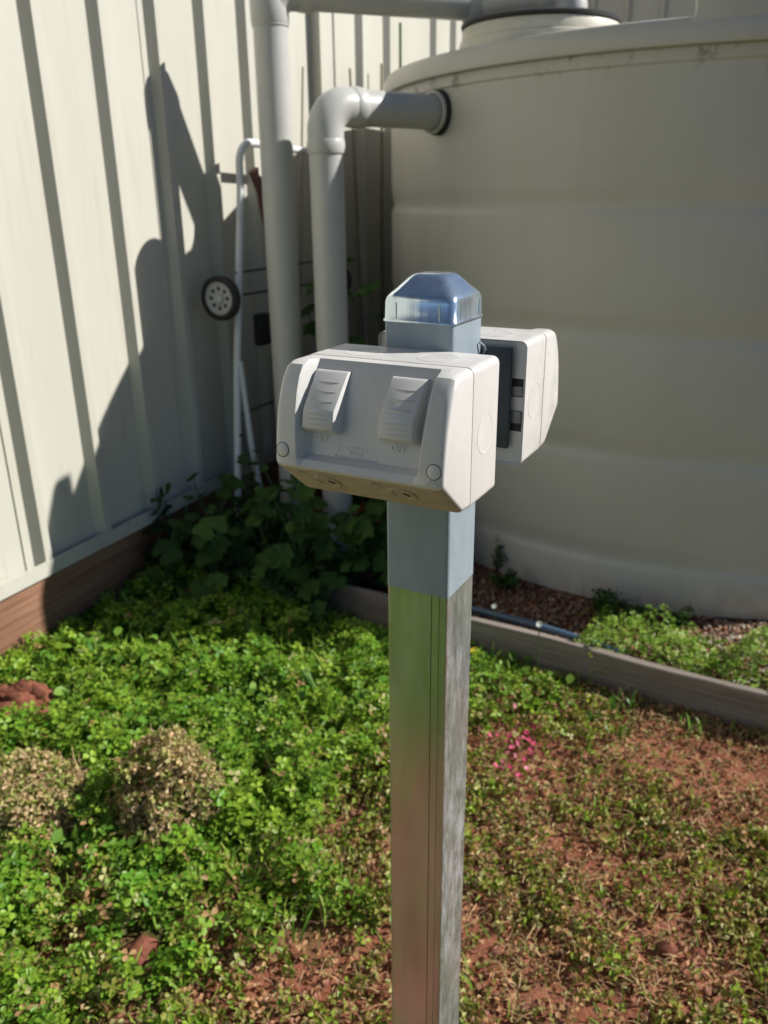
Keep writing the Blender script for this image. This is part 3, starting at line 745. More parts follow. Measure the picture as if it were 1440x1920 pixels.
# a green stake and thin brown shafts standing against the fence behind the pipes
for (y, z0, z1, r, m, lab, lean) in ((4.172, .1, 2.20, .010, 'stake', 'thin green garden stake against the fence above the tank rim', .0), (3.945, .1, 2.0, .009, 'brownshaft', 'thin brown shaft between two fence ribs beside the green stake', .01),
        (3.66, .1, 1.945, .008, 'brownshaft', 'short leaning brown shaft above the overflow pipe elbow', -.03), (3.17, .1, 1.905, .006, 'brownshaft', 'thin brown shaft leaning on the fence between the two pipes', .05)):
    o = empty('thin_shaft', (-1.875, y, z0)); tag(o, lab, 'stake')
    add('shaft', tube_mesh([(0, -lean * 3, 0), (0, -lean, (z1 - z0) * .5), (.0, lean, z1 - z0)], [r, r * .9, r * .7], 8), M[m], o)

# poly pipe lying in the tank bed
hz = lambda x: .080
hose = empty('poly_pipe', (-.6, 2.385, .07)); tag(hose, 'blue black poly water pipe lying behind the edging board', 'hose')
hp = [(-1.30, 2.45, .095), (-1.0, 2.415, .097), (-.804, 2.395, .098), (-.592, 2.372, .100), (-.391, 2.335, .098), (-.30, 2.312, .092)]
add('pipe', tube_mesh([Vector(p) - hose.location for p in hp], .0125, 12), M['hose'], hose)
add('fitting', tube_mesh([Vector(p) - hose.location for p in ((-.30, 2.315, .08), (-.262, 2.305, .08), (-.262, 2.305, .08), (-.225, 2.297, .078))], [.019, .019, .015, .015], 12), M['rubber'], hose)

# ------------------------------------------------------------------ small leafy ground cover
def rot_mats(yaw, tx, ty):
    cy, sy = np.cos(yaw), np.sin(yaw); cx, sx = np.cos(tx), np.sin(tx); cz, sz = np.cos(ty), np.sin(ty)
    n = len(yaw); A = np.zeros((n, 3, 3)); B = np.zeros((n, 3, 3)); C = np.zeros((n, 3, 3))
    A[:, 0, 0] = cy; A[:, 0, 1] = -sy; A[:, 1, 0] = sy; A[:, 1, 1] = cy; A[:, 2, 2] = 1
    B[:, 0, 0] = 1; B[:, 1, 1] = cx; B[:, 1, 2] = -sx; B[:, 2, 1] = sx; B[:, 2, 2] = cx
    C[:, 1, 1] = 1; C[:, 0, 0] = cz; C[:, 0, 2] = sz; C[:, 2, 0] = -sz; C[:, 2, 2] = cz
    return B @ C @ A
def inst_mesh(name, tv, tf, pos, mats, scale, col, shade=None):
    """many copies of one small template as one mesh, with a colour per copy"""
    n, k = len(pos), len(tv)
    V = np.einsum('nij,kj->nki', mats, tv) * scale[:, None, None] + pos[:, None, :]
    F = (np.array(tf)[None] + (np.arange(n) * k)[:, None, None]).reshape(-1, len(tf[0]))
    me = bpy.data.meshes.new(name); nv, nf, fl = n * k, len(F), F.shape[1]
    me.vertices.add(nv); me.vertices.foreach_set('co', V.reshape(-1).astype(np.float32))
    me.loops.add(nf * fl); me.loops.foreach_set('vertex_index', F.reshape(-1).astype(np.int32))
    me.polygons.add(nf); me.polygons.foreach_set('loop_start', (np.arange(nf) * fl).astype(np.int32)); me.polygons.foreach_set('loop_total', np.full(nf, fl, np.int32))
    me.update(); me.validate()
    at = me.attributes.new('Col', 'FLOAT_COLOR', 'POINT')
    c = np.ones((n, k, 4)); c[:, :, :3] = col[:, None, :]
    if shade is not None: c[:, :, :3] *= np.array(shade)[None, :, None]
    at.data.foreach_set('color', c.reshape(-1).astype(np.float32)); me.shade_smooth()
    return me
# three leaflets, each folded along its midrib
def trifoliate(cup=.16, drop=-.05):
    V, F = [], []
    for j in range(3):
        a = 2 * math.pi * j / 3; c, s = math.cos(a), math.sin(a)
        loc = [(0, .03, 0), (-.36, .52, cup), (-.26, .93, cup * .8 + drop), (0, .86, .02 + drop), (.26, .93, cup * .8 + drop), (.36, .52, cup)]
        b = len(V)
        for (x, y, z) in loc: V.append((c * x - s * y, s * x + c * y, z))
        F += [(b, b + 3, b + 2, b + 1), (b, b + 5, b + 4, b + 3)]
    return np.array(V), F
TV, TF = trifoliate()
TV2, TF2 = trifoliate(.42, -.30)
def scatter(x0, x1, y0, y1, dens):
    n = int((x1 - x0) * (y1 - y0) * dens); return rng.uniform(x0, x1, n), rng.uniform(y0, y1, n)
CLODS = [(-1.150, 1.200, .122, .185), (-1.44, 1.065, .138, .120)]
DIRT = (-1.735, 1.285, .085)
BARE = [(.075, 1.945, .22), (-.13, 1.985, .12), (-.225, 1.469, .085), (-.31, 1.15, .13), (.02, 1.30, .09), (-.62, 1.02, .09), (-.30, 1.80, .05)]
def clear_of(x, y):
    k = np.ones(len(x), bool)
    for cx, cy, r, h in CLODS: k &= np.hypot(x - cx, (y - cy)) > r * 1.0
    k &= np.hypot(x - DIRT[0], y - DIRT[1]) > DIRT[2] * 1.15
    k &= np.hypot(x + .957, y - .872) > .052
    k &= ~((np.abs(x - (PM.x - .031)) < .034) & (np.abs(y - (PM.y + .034)) < .034))
    return k
def bare_mask(x, y):
    m = np.zeros(len(x))
    for bx_, by_, br_ in BARE:
        m = np.maximum(m, .97 * sstep(1.15, .75, np.hypot(x - bx_, y - by_) / (br_ * (.55 + .9 * vnoise(x, y, 18, 5)))))
    return m
def clover_field(dens, x0, x1, y0, y1, size, bed=False):
    x, y = scatter(x0, x1, y0, y1, dens)
    L = lushness(x, y)
    bare = fbm(x, y, 5.5, 41)
    keep = rng.random(len(x)) < (.62 + .38 * sstep(.05, .6, L)) * (1 - .80 * sstep(.55, .63, bare) * (1 - .85 * sstep(.4, .9, L)))
    clump = fbm(x, y, 13.0, 63)
    keep &= rng.random(len(x)) < .30 + .70 * sstep(.34, .56, clump)
    keep &= y < board_y(x) - .012
    keep &= x > FX + .035
    keep &= clear_of(x, y) & (bare_mask(x, y) < rng.random(len(x)))
    x, y, L, clump = x[keep], y[keep], L[keep], clump[keep]; n = len(x)
    moundy = .45 * fbm(x, y, 5.0, 51) + .75 * sstep(.36, .66, clump)
    top = (.012 + L * (.012 + .085 * moundy)) * (.3 + .7 * sstep(.03, .15, board_y(x) - y))
    z = ground_z(x, y) + .006 + top * rng.random(n) ** .6
    sc = size * rng.uniform(.45, 1.25, n) * (.72 + .38 * L) * (.8 + .45 * fbm(x, y, 4, 77))
    tilt = .42 + .4 * (1 - L)
    mats = rot_mats(rng.uniform(0, 6.28, n), rng.normal(.10, tilt), rng.normal(0, tilt))
    # colours: fresh green to olive to tan
    g1 = np.array([.075, .21, .015]); g2 = np.array([.275, .39, .038]); ol = np.array([.25, .25, .05]); tan = np.array([.40, .24, .115]); pale = np.array([.42, .40, .17])
    t = rng.random(n)[:, None]
    t = np.clip(t * .75 + .55 * (fbm(x, y, 3.2, 87) - .4)[:, None] + .35 * (1 - L)[:, None], 0, 1)
    green = g1 * (1 - t) + g2 * t
    dry = np.where(rng.random(n)[:, None] < .45, ol, np.where(rng.random(n)[:, None] < .55, tan, pale))
    dfrac = np.clip((1 - L) * 1.02 + .10 * (rng.random(n) - .5) + .04, 0, 1)
    m = (rng.random(n) < dfrac * .90)[:, None]
    col = np.where(m, dry, green * (1 - .25 * (1 - L)[:, None]) + ol * .25 * (1 - L)[:, None]) * rng.uniform(.75, 1.2, (n, 1))
    return x, y, z, sc, mats, col, L
SH = [.85, 1.0, 1.08, .9, 1.08, 1.0] * 3
parts = []
x, y, z, sc, mats, col, L = clover_field(13500, FX, .62, .40, 2.25, .0158)
u = rng.random(len(x)) < (L * 1.1)
p = np.stack([x, y, z], -1)
o = add('clover', inst_mesh('clover', TV, TF, p[u], mats[u], sc[u], col[u], SH), M['clover']); tag(o, 'fresh green clover leaves covering the yard', 'clover', None, 'stuff')
o = add('wilted_clover', inst_mesh('wilted_clover', TV2, TF2, p[~u], mats[~u], sc[~u], col[~u], SH), M['clover']); tag(o, 'wilted olive and tan clover among red soil', 'clover', None, 'stuff')
# the lawn goes on past the frame, a little coarser
x, y, z, sc, mats, col, L = clover_field(2600, FX, 1.9, -1.5, 2.25, .0250)
k = ~((x < .62) & (y > .40))
p = np.stack([x, y, z], -1)
o = add('clover', inst_mesh('clover', TV, TF, p[k], mats[k], sc[k], col[k], SH), M['clover']); tag(o, 'clover lawn around the foot of the steel post', 'clover', None, 'stuff')

# fine grass blades and narrow leaves pushing through the clover
GV = np.array([(-.5, 0, 0), (.5, 0, 0), (.55, .45, .30), (-.55, .45, .30), (.40, .80, .38), (-.40, .80, .38), (.05, 1.0, .30), (-.05, 1.0, .30)]) * np.array([.07, 1, 1]); GF = [(0, 1, 2, 3), (3, 2, 4, 5), (5, 4, 6, 7)]
x, y = scatter(FX + .04, .62, .40, 2.2, 2600)
L = lushness(x, y); k = (rng.random(len(x)) < .15 + .55 * L * (fbm(x, y, 4, 23) > .45)) & (y < board_y(x) - .02) & clear_of(x, y); x, y, L = x[k], y[k], L[k]; n = len(x); t = rng.random((n, 1))
col = np.array([.085, .21, .02]) * (1 - t) + np.array([.30, .38, .07]) * t
o = add('grass_blades', inst_mesh('grass_blades', GV, GF, np.stack([x, y, ground_z(x, y) + .02 * L], -1), rot_mats(rng.uniform(0, 6.28, n), rng.normal(0, .45, n), rng.normal(0, .45, n)) @ np.array([[1, 0, 0], [0, .55, -.83], [0, .83, .55]]), rng.uniform(.03, .085, n) * (.5 + .5 * L), col), M['clover']); tag(o, 'fine grass blades pushing up through the clover', 'grass', None, 'stuff')
BV = np.array([(0, 0, 0), (-.34, .35, .10), (.34, .35, .10), (-.30, .75, .12), (.30, .75, .12), (0, .45, .0), (0, 1.0, .02)]); BF = [(0, 5, 3, 1), (0, 2, 4, 5), (5, 4, 6, 3)]
x, y = scatter(FX + .04, .62, .40, 2.2, 1500)
L = lushness(x, y); k = (rng.random(len(x)) < .5 * (fbm(x, y, 3.4, 43) > .50) * sstep(.55, .8, L)) & (y < board_y(x) - .02) & clear_of(x, y); x, y, L = x[k], y[k], L[k]; n = len(x); t = rng.random((n, 1))
col = (np.array([.055, .16, .015]) * (1 - t) + np.array([.17, .30, .04]) * t) * (.6 + .4 * L[:, None]) + (1 - L)[:, None] * np.array([.12, .08, .03])
o = add('broad_weeds', inst_mesh('broad_weeds', BV, BF, np.stack([x, y, ground_z(x, y) + .03 * L + .05 * L * rng.random(n)], -1), rot_mats(rng.uniform(0, 6.28, n), rng.normal(.2, .4, n), rng.normal(0, .4, n)), rng.uniform(.018, .042, n), col), M['clover']); tag(o, 'larger oval weed leaves mixed into the clover', 'weeds', None, 'stuff')

# brown leaf litter lying on the soil of the dried out side
x, y = scatter(FX + .04, .62, .40, 2.2, 5200)
L = lushness(x, y); k = (rng.random(len(x)) < (1 - L) * 1.0 + .05) & (rng.random(len(x)) < .35 + .65 * (fbm(x, y, 7, 91) > .44)) & (y < board_y(x) - .01) & clear_of(x, y)
x, y = x[k], y[k]; n = len(x); t = rng.random((n, 1))
col = np.where(rng.random((n, 1)) < .6, np.array([.28, .125, .065]) * (1 - t) + np.array([.48, .27, .145]) * t, np.array([.40, .34, .14]) * (.5 + .6 * t))
o = add('leaf_litter', inst_mesh('litter', TV2, TF2, np.stack([x, y, ground_z(x, y) + .003 + .012 * rng.random(n)], -1), rot_mats(rng.uniform(0, 6.28, n), rng.normal(0, .8, n), rng.normal(0, .8, n)), rng.uniform(.006, .015, n), col, SH), M['straw']); tag(o, 'brown withered leaf litter on the trampled soil', 'leaf litter', None, 'stuff')

# dry straw, twigs and curled leaves
SV = np.array([(-.5, 0, 0), (.5, 0, 0), (.42, .5, .10), (-.42, .5, .10), (.12, 1.0, .02), (-.12, 1.0, .02)]) * np.array([.05, 1, 1]); SF = [(0, 1, 2, 3), (3, 2, 4, 5)]
def straw_field(n, x, y, zoff, lmin, lmax, tilt=.35, wmul=1.0):
    z = ground_z(x, y) + zoff
    mats = rot_mats(rng.uniform(0, 6.28, n), rng.normal(0, tilt, n), rng.normal(0, tilt, n))
    sc = rng.uniform(lmin, lmax, n)
    t = rng.random((n, 1)); col = (np.array([.40, .21, .105]) * (1 - t) + np.array([.62, .44, .24]) * t) * rng.uniform(.6, 1.15, (n, 1))
    return np.stack([x, y, z], -1), mats, sc, col
x, y = scatter(FX + .04, .62, .40, 2.2, 7500)
L = lushness(x, y); k = (rng.random(len(x)) < (1 - L) * .95 + .03) & (y < board_y(x) - .01) & clear_of(x, y)
x, y = x[k], y[k]; n = len(x)
p, mats, sc, col = straw_field(n, x, y, rng.uniform(.002, .030, n), .008, .040)
o = add('dry_straw', inst_mesh('straw', SV, SF, p, mats, sc, col), M['straw']); tag(o, 'dry straw and stalks strewn over bare red soil', 'straw', None, 'stuff')
# crumbs of soil
def pebble_template(k=0):
    bm = bmesh.new(); bmesh.ops.create_icosphere(bm, subdivisions=1, radius=1.0)
    r = random.Random(k)
    for v in bm.verts: v.co *= r.uniform(.72, 1.15); v.co.z *= .72
    V = np.array([tuple(v.co) for v in bm.verts]); F = [tuple(v.index for v in f.verts) for f in bm.faces]; bm.free(); return V, F
PV, PF = pebble_template(3)
x, y = scatter(FX + .05, .7, .40, 2.2, 2600)
L = lushness(x, y); k = (rng.random(len(x)) < .15 + .85 * (1 - L)) & (y < board_y(x) - .01) & clear_of(x, y); x, y = x[k], y[k]; n = len(x)
t = rng.random((n, 1)); col = np.array([.15, .058, .036]) * (1 - t) + np.array([.36, .165, .11]) * t
o = add('soil_crumbs', inst_mesh('crumbs', PV, PF, np.stack([x, y, ground_z(x, y) + .002], -1), rot_mats(rng.uniform(0, 6.28, n), rng.normal(0, .4, n), rng.normal(0, .4, n)), .0015 + .0125 * rng.random(n) ** 4, col), M['gravel'])
tag(o, 'crumbs of red soil between the clover', 'soil', None, 'stuff')

# gravel in the tank bed
x, y = scatter(-1.85, 1.6, 2.1, 3.0, 9500)
k = (y > board_y(x) + .034) & (np.hypot(x - TANK_C.x, y - TANK_C.y) > TANK_R - .01); x, y = x[k], y[k]; n = len(x)
c3 = np.array([[.20, .085, .05], [.30, .16, .095], [.38, .28, .19], [.46, .40, .32], [.13, .07, .05]])
pr = sstep(-.3, .1, x)[:, None]
ci = np.where(rng.random(n) < pr[:, 0] * .45, rng.integers(2, 4, n), rng.choice([0, 1, 4, 2], n))
col = c3[ci] * rng.uniform(.7, 1.15, (n, 1))
o = add('gravel', inst_mesh('gravel', PV, PF, np.stack([x, y, ground_z(x, y) + .004 + .006 * rng.random(n)], -1), rot_mats(rng.uniform(0, 6.28, n), rng.normal(0, .5, n), rng.normal(0, .5, n)), rng.uniform(.0035, .0105, n), col), M['gravel'])
tag(o, 'brown and tan gravel between edging board and tank', 'gravel', None, 'stuff')

# sunlit weeds spreading over the gravel
x, y = scatter(-.52, 1.3, 2.06, 2.62, 15000)
dn_ = sstep(-.42, -.12, x + .9 * (fbm(x, y, 5, 61) - .5)) * (1 - sstep(.26, .40, y - board_y(x) - .10 * (fbm(x, y, 6, 71) - .5)))
k = (rng.random(len(x)) < dn_ * .9) & (y > board_y(x) + .012 - .05 * (fbm(x, y, 9, 17) > .60)) & (np.hypot(x - TANK_C.x, y - TANK_C.y) > TANK_R + .02); x, y = x[k], y[k]; n = len(x)
hh = .025 + .21 * fbm(x, y, 9, 81) ** 1.3 * dn_[k]
t = rng.random((n, 1)); col = (np.array([.13, .26, .022]) * (1 - t) + np.array([.30, .40, .07]) * t) * rng.uniform(.8, 1.2, (n, 1))
o = add('gravel_weeds', inst_mesh('gravel_weeds', TV, TF, np.stack([x, y, ground_z(x, y) + .01 + hh * rng.random(n) ** .5], -1), rot_mats(rng.uniform(0, 6.28, n), rng.normal(0, .45, n), rng.normal(0, .45, n)), rng.uniform(.007, .0135, n), col, SH), M['clover'])
tag(o, 'bright green sunlit weeds spreading over the gravel', 'weeds', None, 'stuff')

# ------------------------------------------------------------------ clods of earth and turf
def lump(r, h, seed, sub=4, rough=.28):
    bm = bmesh.new(); bmesh.ops.create_icosphere(bm, subdivisions=sub, radius=1.0)
    rr = random.Random(seed); ox = rr.random() * 40
    for v in bm.verts:
        c = v.co.copy(); a = fbm(np.array([c.x * 1.3 + ox + c.z]), np.array([c.y * 1.3 + c.z * .7]), 1.6)[0] - .5; b2 = fbm(np.array([c.x * 1.3 + ox - c.z]), np.array([c.y * 1.3 + c.z]), 5.0, 9)[0] - .5
        v.co = Vector((c.x * r, c.y * r, max(c.z, -.4) * h)) * (1 + rough * 1.6 * a + rough * .8 * b2)
    return bm_done(bm, 'lump', 60)
for i, (cx, cy, r, h) in enumerate(CLODS):
    g = float(ground_z(cx, cy))
    o = empty('turf_clod', (cx, cy, g)); tag(o, ['tall rounded clod of dug turf with brown leaves beside lush clover', 'flat topped clod of dug turf fringed with straw'][i], 'clod', 'dug turf clods')
    add('earth', lump(r * .74, h * .74, 5 + i, 4, .36), M['clod'], o, (0, 0, .01))
    def surf(n, lo, spread):
        th = rng.uniform(0, 6.28, n); ph = np.arccos(rng.uniform(lo, 1, n))
        a_ = np.sin(ph) * np.cos(th); b_ = np.sin(ph) * np.sin(th); c_ = np.cos(ph)
        if i == 1: c_ = np.minimum(c_, .72 + .1 * rng.random(n))
        wob = 1 + .62 * (fbm(a_ * 1.4 + 3 + i * 9, b_ * 1.4 + c_, 2.0) - .5) + .30 * (fbm(a_ * 1.4 + 13, b_ * 1.4 + c_, 6.0) - .5) + spread * rng.normal(0, 1, n)
        return np.stack([a_ * r * wob, b_ * r * wob, .008 + c_ * h * wob], -1), a_, b_, ph
    n = 3000; p, nx_, ny_, ph = surf(n, -.12, .045)
    mt = rot_mats(rng.uniform(0, 6.28, n), rng.normal(0, .8, n) - .8 * ny_ * (ph > .8), rng.normal(0, .8, n) + .8 * nx_ * (ph > .8))
    t = rng.random((n, 1)); pick = rng.random((n, 1)) + .5 * (fbm(p[:, 0], p[:, 1] + p[:, 2], 18, 3) - .5)[:, None]
    col = np.where(pick < .45, np.array([.48, .31, .17]) * (1 - t) + np.array([.66, .51, .30]) * t, np.where(pick < .80, np.array([.47, .44, .17]), np.array([.24, .32, .06]))) * rng.uniform(.6, 1.15, (n, 1))
    s_ = add('withered_leaves', inst_mesh('withered', TV2, TF2, p, mt, rng.uniform(.006, .017, n), col, SH), M['clover'], o); s_['kind'] = 'stuff'
    n = 700; p, nx_, ny_, ph = surf(n, -.15, .05)
    t = rng.random((n, 1)); col = (np.array([.50, .30, .15]) * (1 - t) + np.array([.72, .56, .32]) * t) * rng.uniform(.6, 1.1, (n, 1))
    s_ = add('straw_fringe', inst_mesh('fringe', SV, SF, p, rot_mats(rng.uniform(0, 6.28, n), rng.normal(0, .7, n), rng.normal(0, .7, n)), rng.uniform(.014, .058, n), col), M['straw'], o); s_['kind'] = 'stuff'
dp = empty('soil_heap', (DIRT[0], DIRT[1], float(ground_z(DIRT[0], DIRT[1])))); tag(dp, 'small heap of crumbly red soil near the timber plinth', 'soil heap')
add('mound', lump(.10, .085, 21, 4, .5), M['clod'], dp)
for k in range(46):
    a = random.uniform(0, 6.28); rr = random.uniform(.02, .115); s = random.uniform(.006, .02)
    add('lump', lump(1, .8, 30 + k % 5, 2, .4) if k < 5 else bpy.data.meshes[LUMPS[k % 5]], M['clod'], dp, (rr * math.cos(a), rr * math.sin(a), max(.01, .085 * (1 - (rr / .115) ** 2) + random.uniform(-.004, .008))), (a, a * 2, 0)).scale = (s, s, s)
    if k == 4: LUMPS = [c.data.name for c in dp.children if c.name.startswith('lump')]
def small_clod(x, y, r, lab, seed):
    o = add('earth_clod', lump(r, r * .85, seed, 3, .35), M['clod'], None, (x, y, float(ground_z(x, y)) + r * .45)); tag(o, lab, 'clod', 'loose red earth clods')
small_clod(-.957, .872, .036, 'fist sized red clod nested in green clover', 61)
small_clod(-.915, .845, .014, 'small red earth crumb beside the fist sized clod', 62)
small_clod(-.02, 1.31, .019, 'broken red clod on the dry side of the post', 63)
small_clod(.035, 1.33, .014, 'low red clod next to the broken clod', 64)
small_clod(-.845, .735, .022, 'half buried red clod in wilting clover', 65)
# ------------------------------------------------------------------ broad leaved weeds by the pipes
def mallow_leaf(seed, nl=6):
    r = random.Random(seed); V = [(0, 0, 0)]; F = []; n = 36
    for ring in (.5, 1.0):
        for i in range(n):
            a = -math.pi / 2 + .18 + (2 * math.pi - .36) * i / (n - 1)
            lobe = (1 - .20 * (.5 + .5 * math.cos(nl * (a + math.pi / 2)))) * (1 + .12 * math.sin(a * 2 + seed)) + .03 * math.sin(23 * a)
            rad = ring * (lobe if ring > .9 else 1.0)
            z = (.10 + .05 * seed) * ring * ring * (1 if seed % 2 else -.6) + .05 * ring * math.cos(nl * (a + math.pi / 2)) + r.uniform(-.015, .015)
            V.append((rad * math.cos(a), rad * math.sin(a), z))
    for i in range(n - 1):
        F.append((0, 1 + i, 2 + i)); F.append((1 + i, 1 + n + i, 2 + n + i, 2 + i))
    me = mesh(V, F, 'mallow_leaf', True); me.materials.append(M['mallow']); return me
LEAVES = [mallow_leaf(k, nl) for k, nl in ((1, 6), (2, 5), (3, 7), (4, 5), (5, 6))]
def mallow(x, y, h, n, spread, smin, smax, lab, lean=(0, 0)):
    z0 = float(ground_z(x, y)); root = empty('mallow_plant', (x, y, z0)); tag(root, lab, 'weed', 'broad leaved weeds by the pipes')
    V, F = [], []
    r = random.Random(int((x + 5) * 1000 + y * 777))
    for i in range(n):
        a = r.uniform(0, 6.28); t = (i + .6) / n
        rad = spread * math.sqrt(r.random()) * (1 - .35 * t)
        tip = Vector((rad * math.cos(a) + lean[0] * t, rad * math.sin(a) + lean[1] * t, h * (.22 + .78 * t) * r.uniform(.85, 1.1)))
        mid = Vector((tip.x * .35, tip.y * .35, tip.z * .62))
        v, f = tube([(0, 0, 0), mid, tip], [.0035, .0028, .0018], 5); b = len(V); V += v; F += [tuple(q + b for q in ff) for ff in f]
        s = r.uniform(smin, smax)
        o = add('leaf', LEAVES[r.randrange(5)], None, root, tip); o.scale = (s, s, s)
        out = Vector((math.cos(a) * .5, math.sin(a) * .5 - .25, .9 + .4 * r.random())).normalized()
        qv = out.to_track_quat('Z', 'Y'); o.rotation_mode = 'QUATERNION'
        o.rotation_quaternion = qv @ Matrix.Rotation(r.uniform(0, 6.28), 3, 'Z').to_quaternion()
    me = mesh(V, F, 'stems', True); add('stem', me, M['stem'], root); return root
ML = 'dark green broad leaved weed growing in the shade beside the pipes'
for (x, y, h, n, sp, lean) in ((-1.80, 2.02, .26, 11, .13, (0, 0)), (-1.66, 2.10, .30, 12, .15, (0, 0)), (-1.78, 2.26, .38, 12, .14, (0, 0)), (-1.58, 2.28, .40, 13, .15, (0, 0)), (-1.45, 2.16, .24, 10, .13, (0, 0)),
        (-1.52, 2.42, .46, 13, .14, (0, -.03)), (-1.36, 2.34, .32, 11, .13, (0, -.02)), (-1.24, 2.40, .34, 12, .13, (0, -.02)), (-1.12, 2.46, .30, 11, .12, (0, -.02)), (-1.28, 2.62, .44, 12, .14, (0, 0)), (-1.10, 2.66, .32, 10, .12, (0, 0)), (-1.72, 2.42, .48, 11, .13, (0, 0)), (-1.30, 2.22, .20, 8, .12, (0, 0)), (-1.05, 2.36, .18, 7, .10, (0, 0)), (-1.84, 2.14, .34, 10, .10, (0, 0)), (-1.62, 2.20, .22, 10, .14, (0, 0)), (-1.42, 2.28, .44, 12, .12, (0, 0)), (-1.18, 2.52, .48, 11, .12, (0, 0)), (-1.36, 2.44, .16, 8, .10, (0, -.03)), (-1.66, 2.33, .36, 12, .13, (0, 0)), (-1.50, 2.24, .34, 12, .13, (0, 0))):
    mallow(x, y, h, n + 5, sp, .018, .058, ML, lean)
mallow(-1.53, 2.76, 1.15, 46, .15, .030, .062, 'tall leafy weed climbing between the two grey pipes')
mallow(-1.20, 2.74, .80, 40, .15, .030, .062, 'leafy weed filling the gap behind the overflow pipe foot')
mallow(-1.46, 2.70, .85, 40, .14, .030, .060, 'leafy weed standing behind both pipe feet')
mallow(-1.27, 2.80, 1.05, 46, .15, .030, .062, 'tall leafy weed squeezed between overflow pipe and tank')

# sprigs of weed against the foot of the tank
def sprig(x, y, h, n, lab, smin=.012, smax=.022, spread=.06):
    z0 = float(ground_z(x, y)); root = empty('weed_sprig', (x, y, z0)); tag(root, lab, 'weed', 'weed sprigs at the tank foot')
    V, F = [], []; P, S = [], []
    for i in range(n):
        a = random.uniform(0, 6.28); rad = spread * random.random(); tip = Vector((rad * math.cos(a), rad * math.sin(a) - .02, h * random.uniform(.45, 1.0)))
        v, f = tube([(0, 0, 0), tip * .5 + Vector((0, 0, .01)), tip], [.0018, .0014, .0009], 5); b = len(V); V += v; F += [tuple(q + b for q in ff) for ff in f]
        for j in range(7):
            t = random.uniform(.45, 1.05); P.append(tuple(tip * t + Vector((random.uniform(-.015, .015), random.uniform(-.015, .015), random.uniform(-.006, .012))))); S.append(random.uniform(smin, smax))
    add('stem', mesh(V, F, 'stem', True), M['stem'], root)
    n2 = len(P); t = rng.random((n2, 1)); col = (np.array([.03, .075, .015]) * (1 - t) + np.array([.06, .13, .025]) * t)
    add('foliage', inst_mesh('foliage', TV, TF, np.array(P), rot_mats(rng.uniform(0, 6.28, n2), rng.normal(0, .5, n2), rng.normal(0, .5, n2)), np.array(S), col, SH), M['clover'], root)
sprig(-.40, 2.60, .10, 12, 'bushy dark weed sprig at the tank foot above the blue pipe', spread=.07)
sprig(-.30, 2.60, .09, 9, 'dark weed sprig next to the bushy one at the tank foot')
sprig(-.165, 2.62, .075, 8, 'low dark weed sprig at the tank foot beside sunlit weeds')
sprig(-.85, 2.78, .17, 7, 'spindly dark weed sprig against the tank behind the post', .008, .015)
sprig(-.76, 2.66, .09, 10, 'short dark weed sprig in gravel behind the post')

# flowers
def flower(x, y, h, m, lab, np_=11, pr_=.010, lean=0.0):
    z0 = float(ground_z(x, y)); root = empty('wild_flower', (x, y, z0)); tag(root, lab, 'flower')
    add('stem', tube_mesh([(0, 0, 0), (lean * .4, 0, h * .55), (lean, -.004, h)], [.0022, .0018, .0014], 6), M['stem'], root)
    V, F = [], []
    for k in range(np_):
        a = 2 * math.pi * k / np_; c, s = math.cos(a), math.sin(a); b = len(V)
        for (px, py, pz) in ((-.15, .1, 0), (.15, .1, 0), (.22, .8, .25), (0, 1.0, .22), (-.22, .8, .25)): V.append((pr_ * (c * px - s * py), pr_ * (s * px + c * py), pr_ * pz))
        F.append((b, b + 1, b + 2, b + 3, b + 4))
    add('petals', mesh(V, F, 'petals'), M[m], root, (lean, -.004, h), (R_(40), 0, 0))
    V = [(0, 0, .03), (.014, .004, .055), (.012, .0, .085), (-.004, .0, .03)]
    add('leaf', mesh([(0, 0, .01), (-.012, -.03, .035), (-.006, -.05, .03), (.006, -.028, .028)], [(0, 1, 2, 3)], 'leaf'), M['stem'], root)
flower(-.515, 2.145, .20, 'white_petal', 'white flower head on a tall stem in front of the edging board')
flower(-.715, 2.15, .055, 'yellow', 'yellow flower in the clover right of the post', 12, .014)
flower(-.70, 2.29, .13, 'white_petal', 'white seed head behind the edging board beside the blue pipe', 12, .009)
PETV = [(-.5, 0, .1), (0, -.6, 0), (.5, 0, .12), (.35, .6, .25), (0, .75, .12), (-.35, .6, .22), (0, .05, -.05)]
PETF = [(0, 1, 6), (1, 2, 6), (2, 3, 6), (3, 4, 6), (4, 5, 6), (5, 0, 6)]
petm = {k: mesh(PETV, PETF, 'petal') for k in ('pink', 'palepink')}
for k in petm: petm[k].materials.append(M[k])
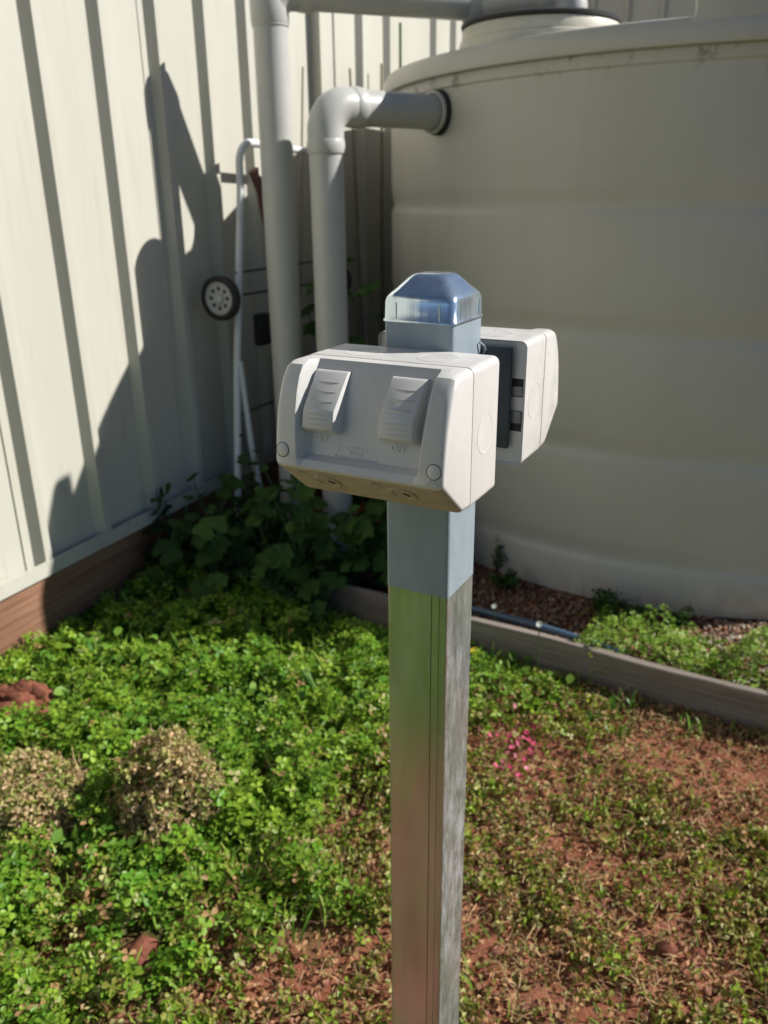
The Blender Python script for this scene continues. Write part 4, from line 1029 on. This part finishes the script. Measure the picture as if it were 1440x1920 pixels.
for i in range(56):
    if i < 36: cx, cy, s = -.45, 1.79, .042
    elif i < 46: cx, cy, s = -.555, 1.965, .03
    else: cx, cy, s = -.42, 1.66, .05
    x, y = random.gauss(cx, s), random.gauss(cy, s * .8)
    L = float(lushness(np.array([x]), np.array([y]))[0])
    o = add('petal', petm['pink' if random.random() < .65 else 'palepink'], None, None, (x, y, float(ground_z(x, y)) + .02 + .05 * L + random.uniform(0, .012)), (random.gauss(0, .5), random.gauss(0, .5), random.uniform(0, 6.28)))
    k = random.uniform(.008, .0155); o.scale = (k, k, k)
    tag(o, 'fallen pink petal lying on wilted clover', 'petal', 'fallen pink petals')

# grass tufts at the shadow edge and along the plinth
def tuft(x, y, h, n, lab, cols=((.06, .15, .02), (.13, .24, .04))):
    z0 = float(ground_z(x, y)); root = empty('grass_tuft', (x, y, z0)); tag(root, lab, 'grass tuft', 'grass tufts in the clover')
    V, F, C = [], [], []
    for i in range(n):
        a = random.uniform(0, 6.28); ln = h * random.uniform(.55, 1.0); le = random.uniform(.15, .6) * ln; wd = random.uniform(.0025, .005)
        d = Vector((math.cos(a), math.sin(a), 0)); sx = Vector((-d.y, d.x, 0)); b0 = Vector((random.gauss(0, .012), random.gauss(0, .012), 0)); b = len(V)
        c = [p * random.uniform(.8, 1.2) + 0 for p in (np.array(cols[0]) + (np.array(cols[1]) - np.array(cols[0])) * random.random())]
        for t, w_ in ((0, .7), (.4, 1), (.75, .75), (1, .08)):
            c0 = b0 + d * le * t * t + Vector((0, 0, ln * t * (1 - .25 * t * t)))
            V += [c0 - sx * wd * w_, c0 + sx * wd * w_]; C += [c, c]
        for k in range(3): F.append((b + 2*k, b + 2*k + 1, b + 2*k + 3, b + 2*k + 2))
    me = mesh(V, F, 'blades', True); at = me.attributes.new('Col', 'FLOAT_COLOR', 'POINT')
    at.data.foreach_set('color', np.concatenate([np.array(C), np.ones((len(C), 1))], 1).reshape(-1).astype(np.float32))
    add('blades', me, M['clover'], root)
TL = 'tuft of grass blades rising above the clover'
for i in range(26):
    x = random.uniform(-1.85, -.75); y = random.uniform(1.25, 2.1)
    if i < 8: x = random.uniform(-1.85, -1.5); y = random.uniform(1.45, 1.8)
    tuft(x, y, random.uniform(.09, .16), random.randint(5, 12), TL)
for i in range(10):
    x = random.uniform(-.8, .1); tuft(x, board_y(x) - random.uniform(.03, .25), random.uniform(.06, .11), random.randint(5, 9), TL)
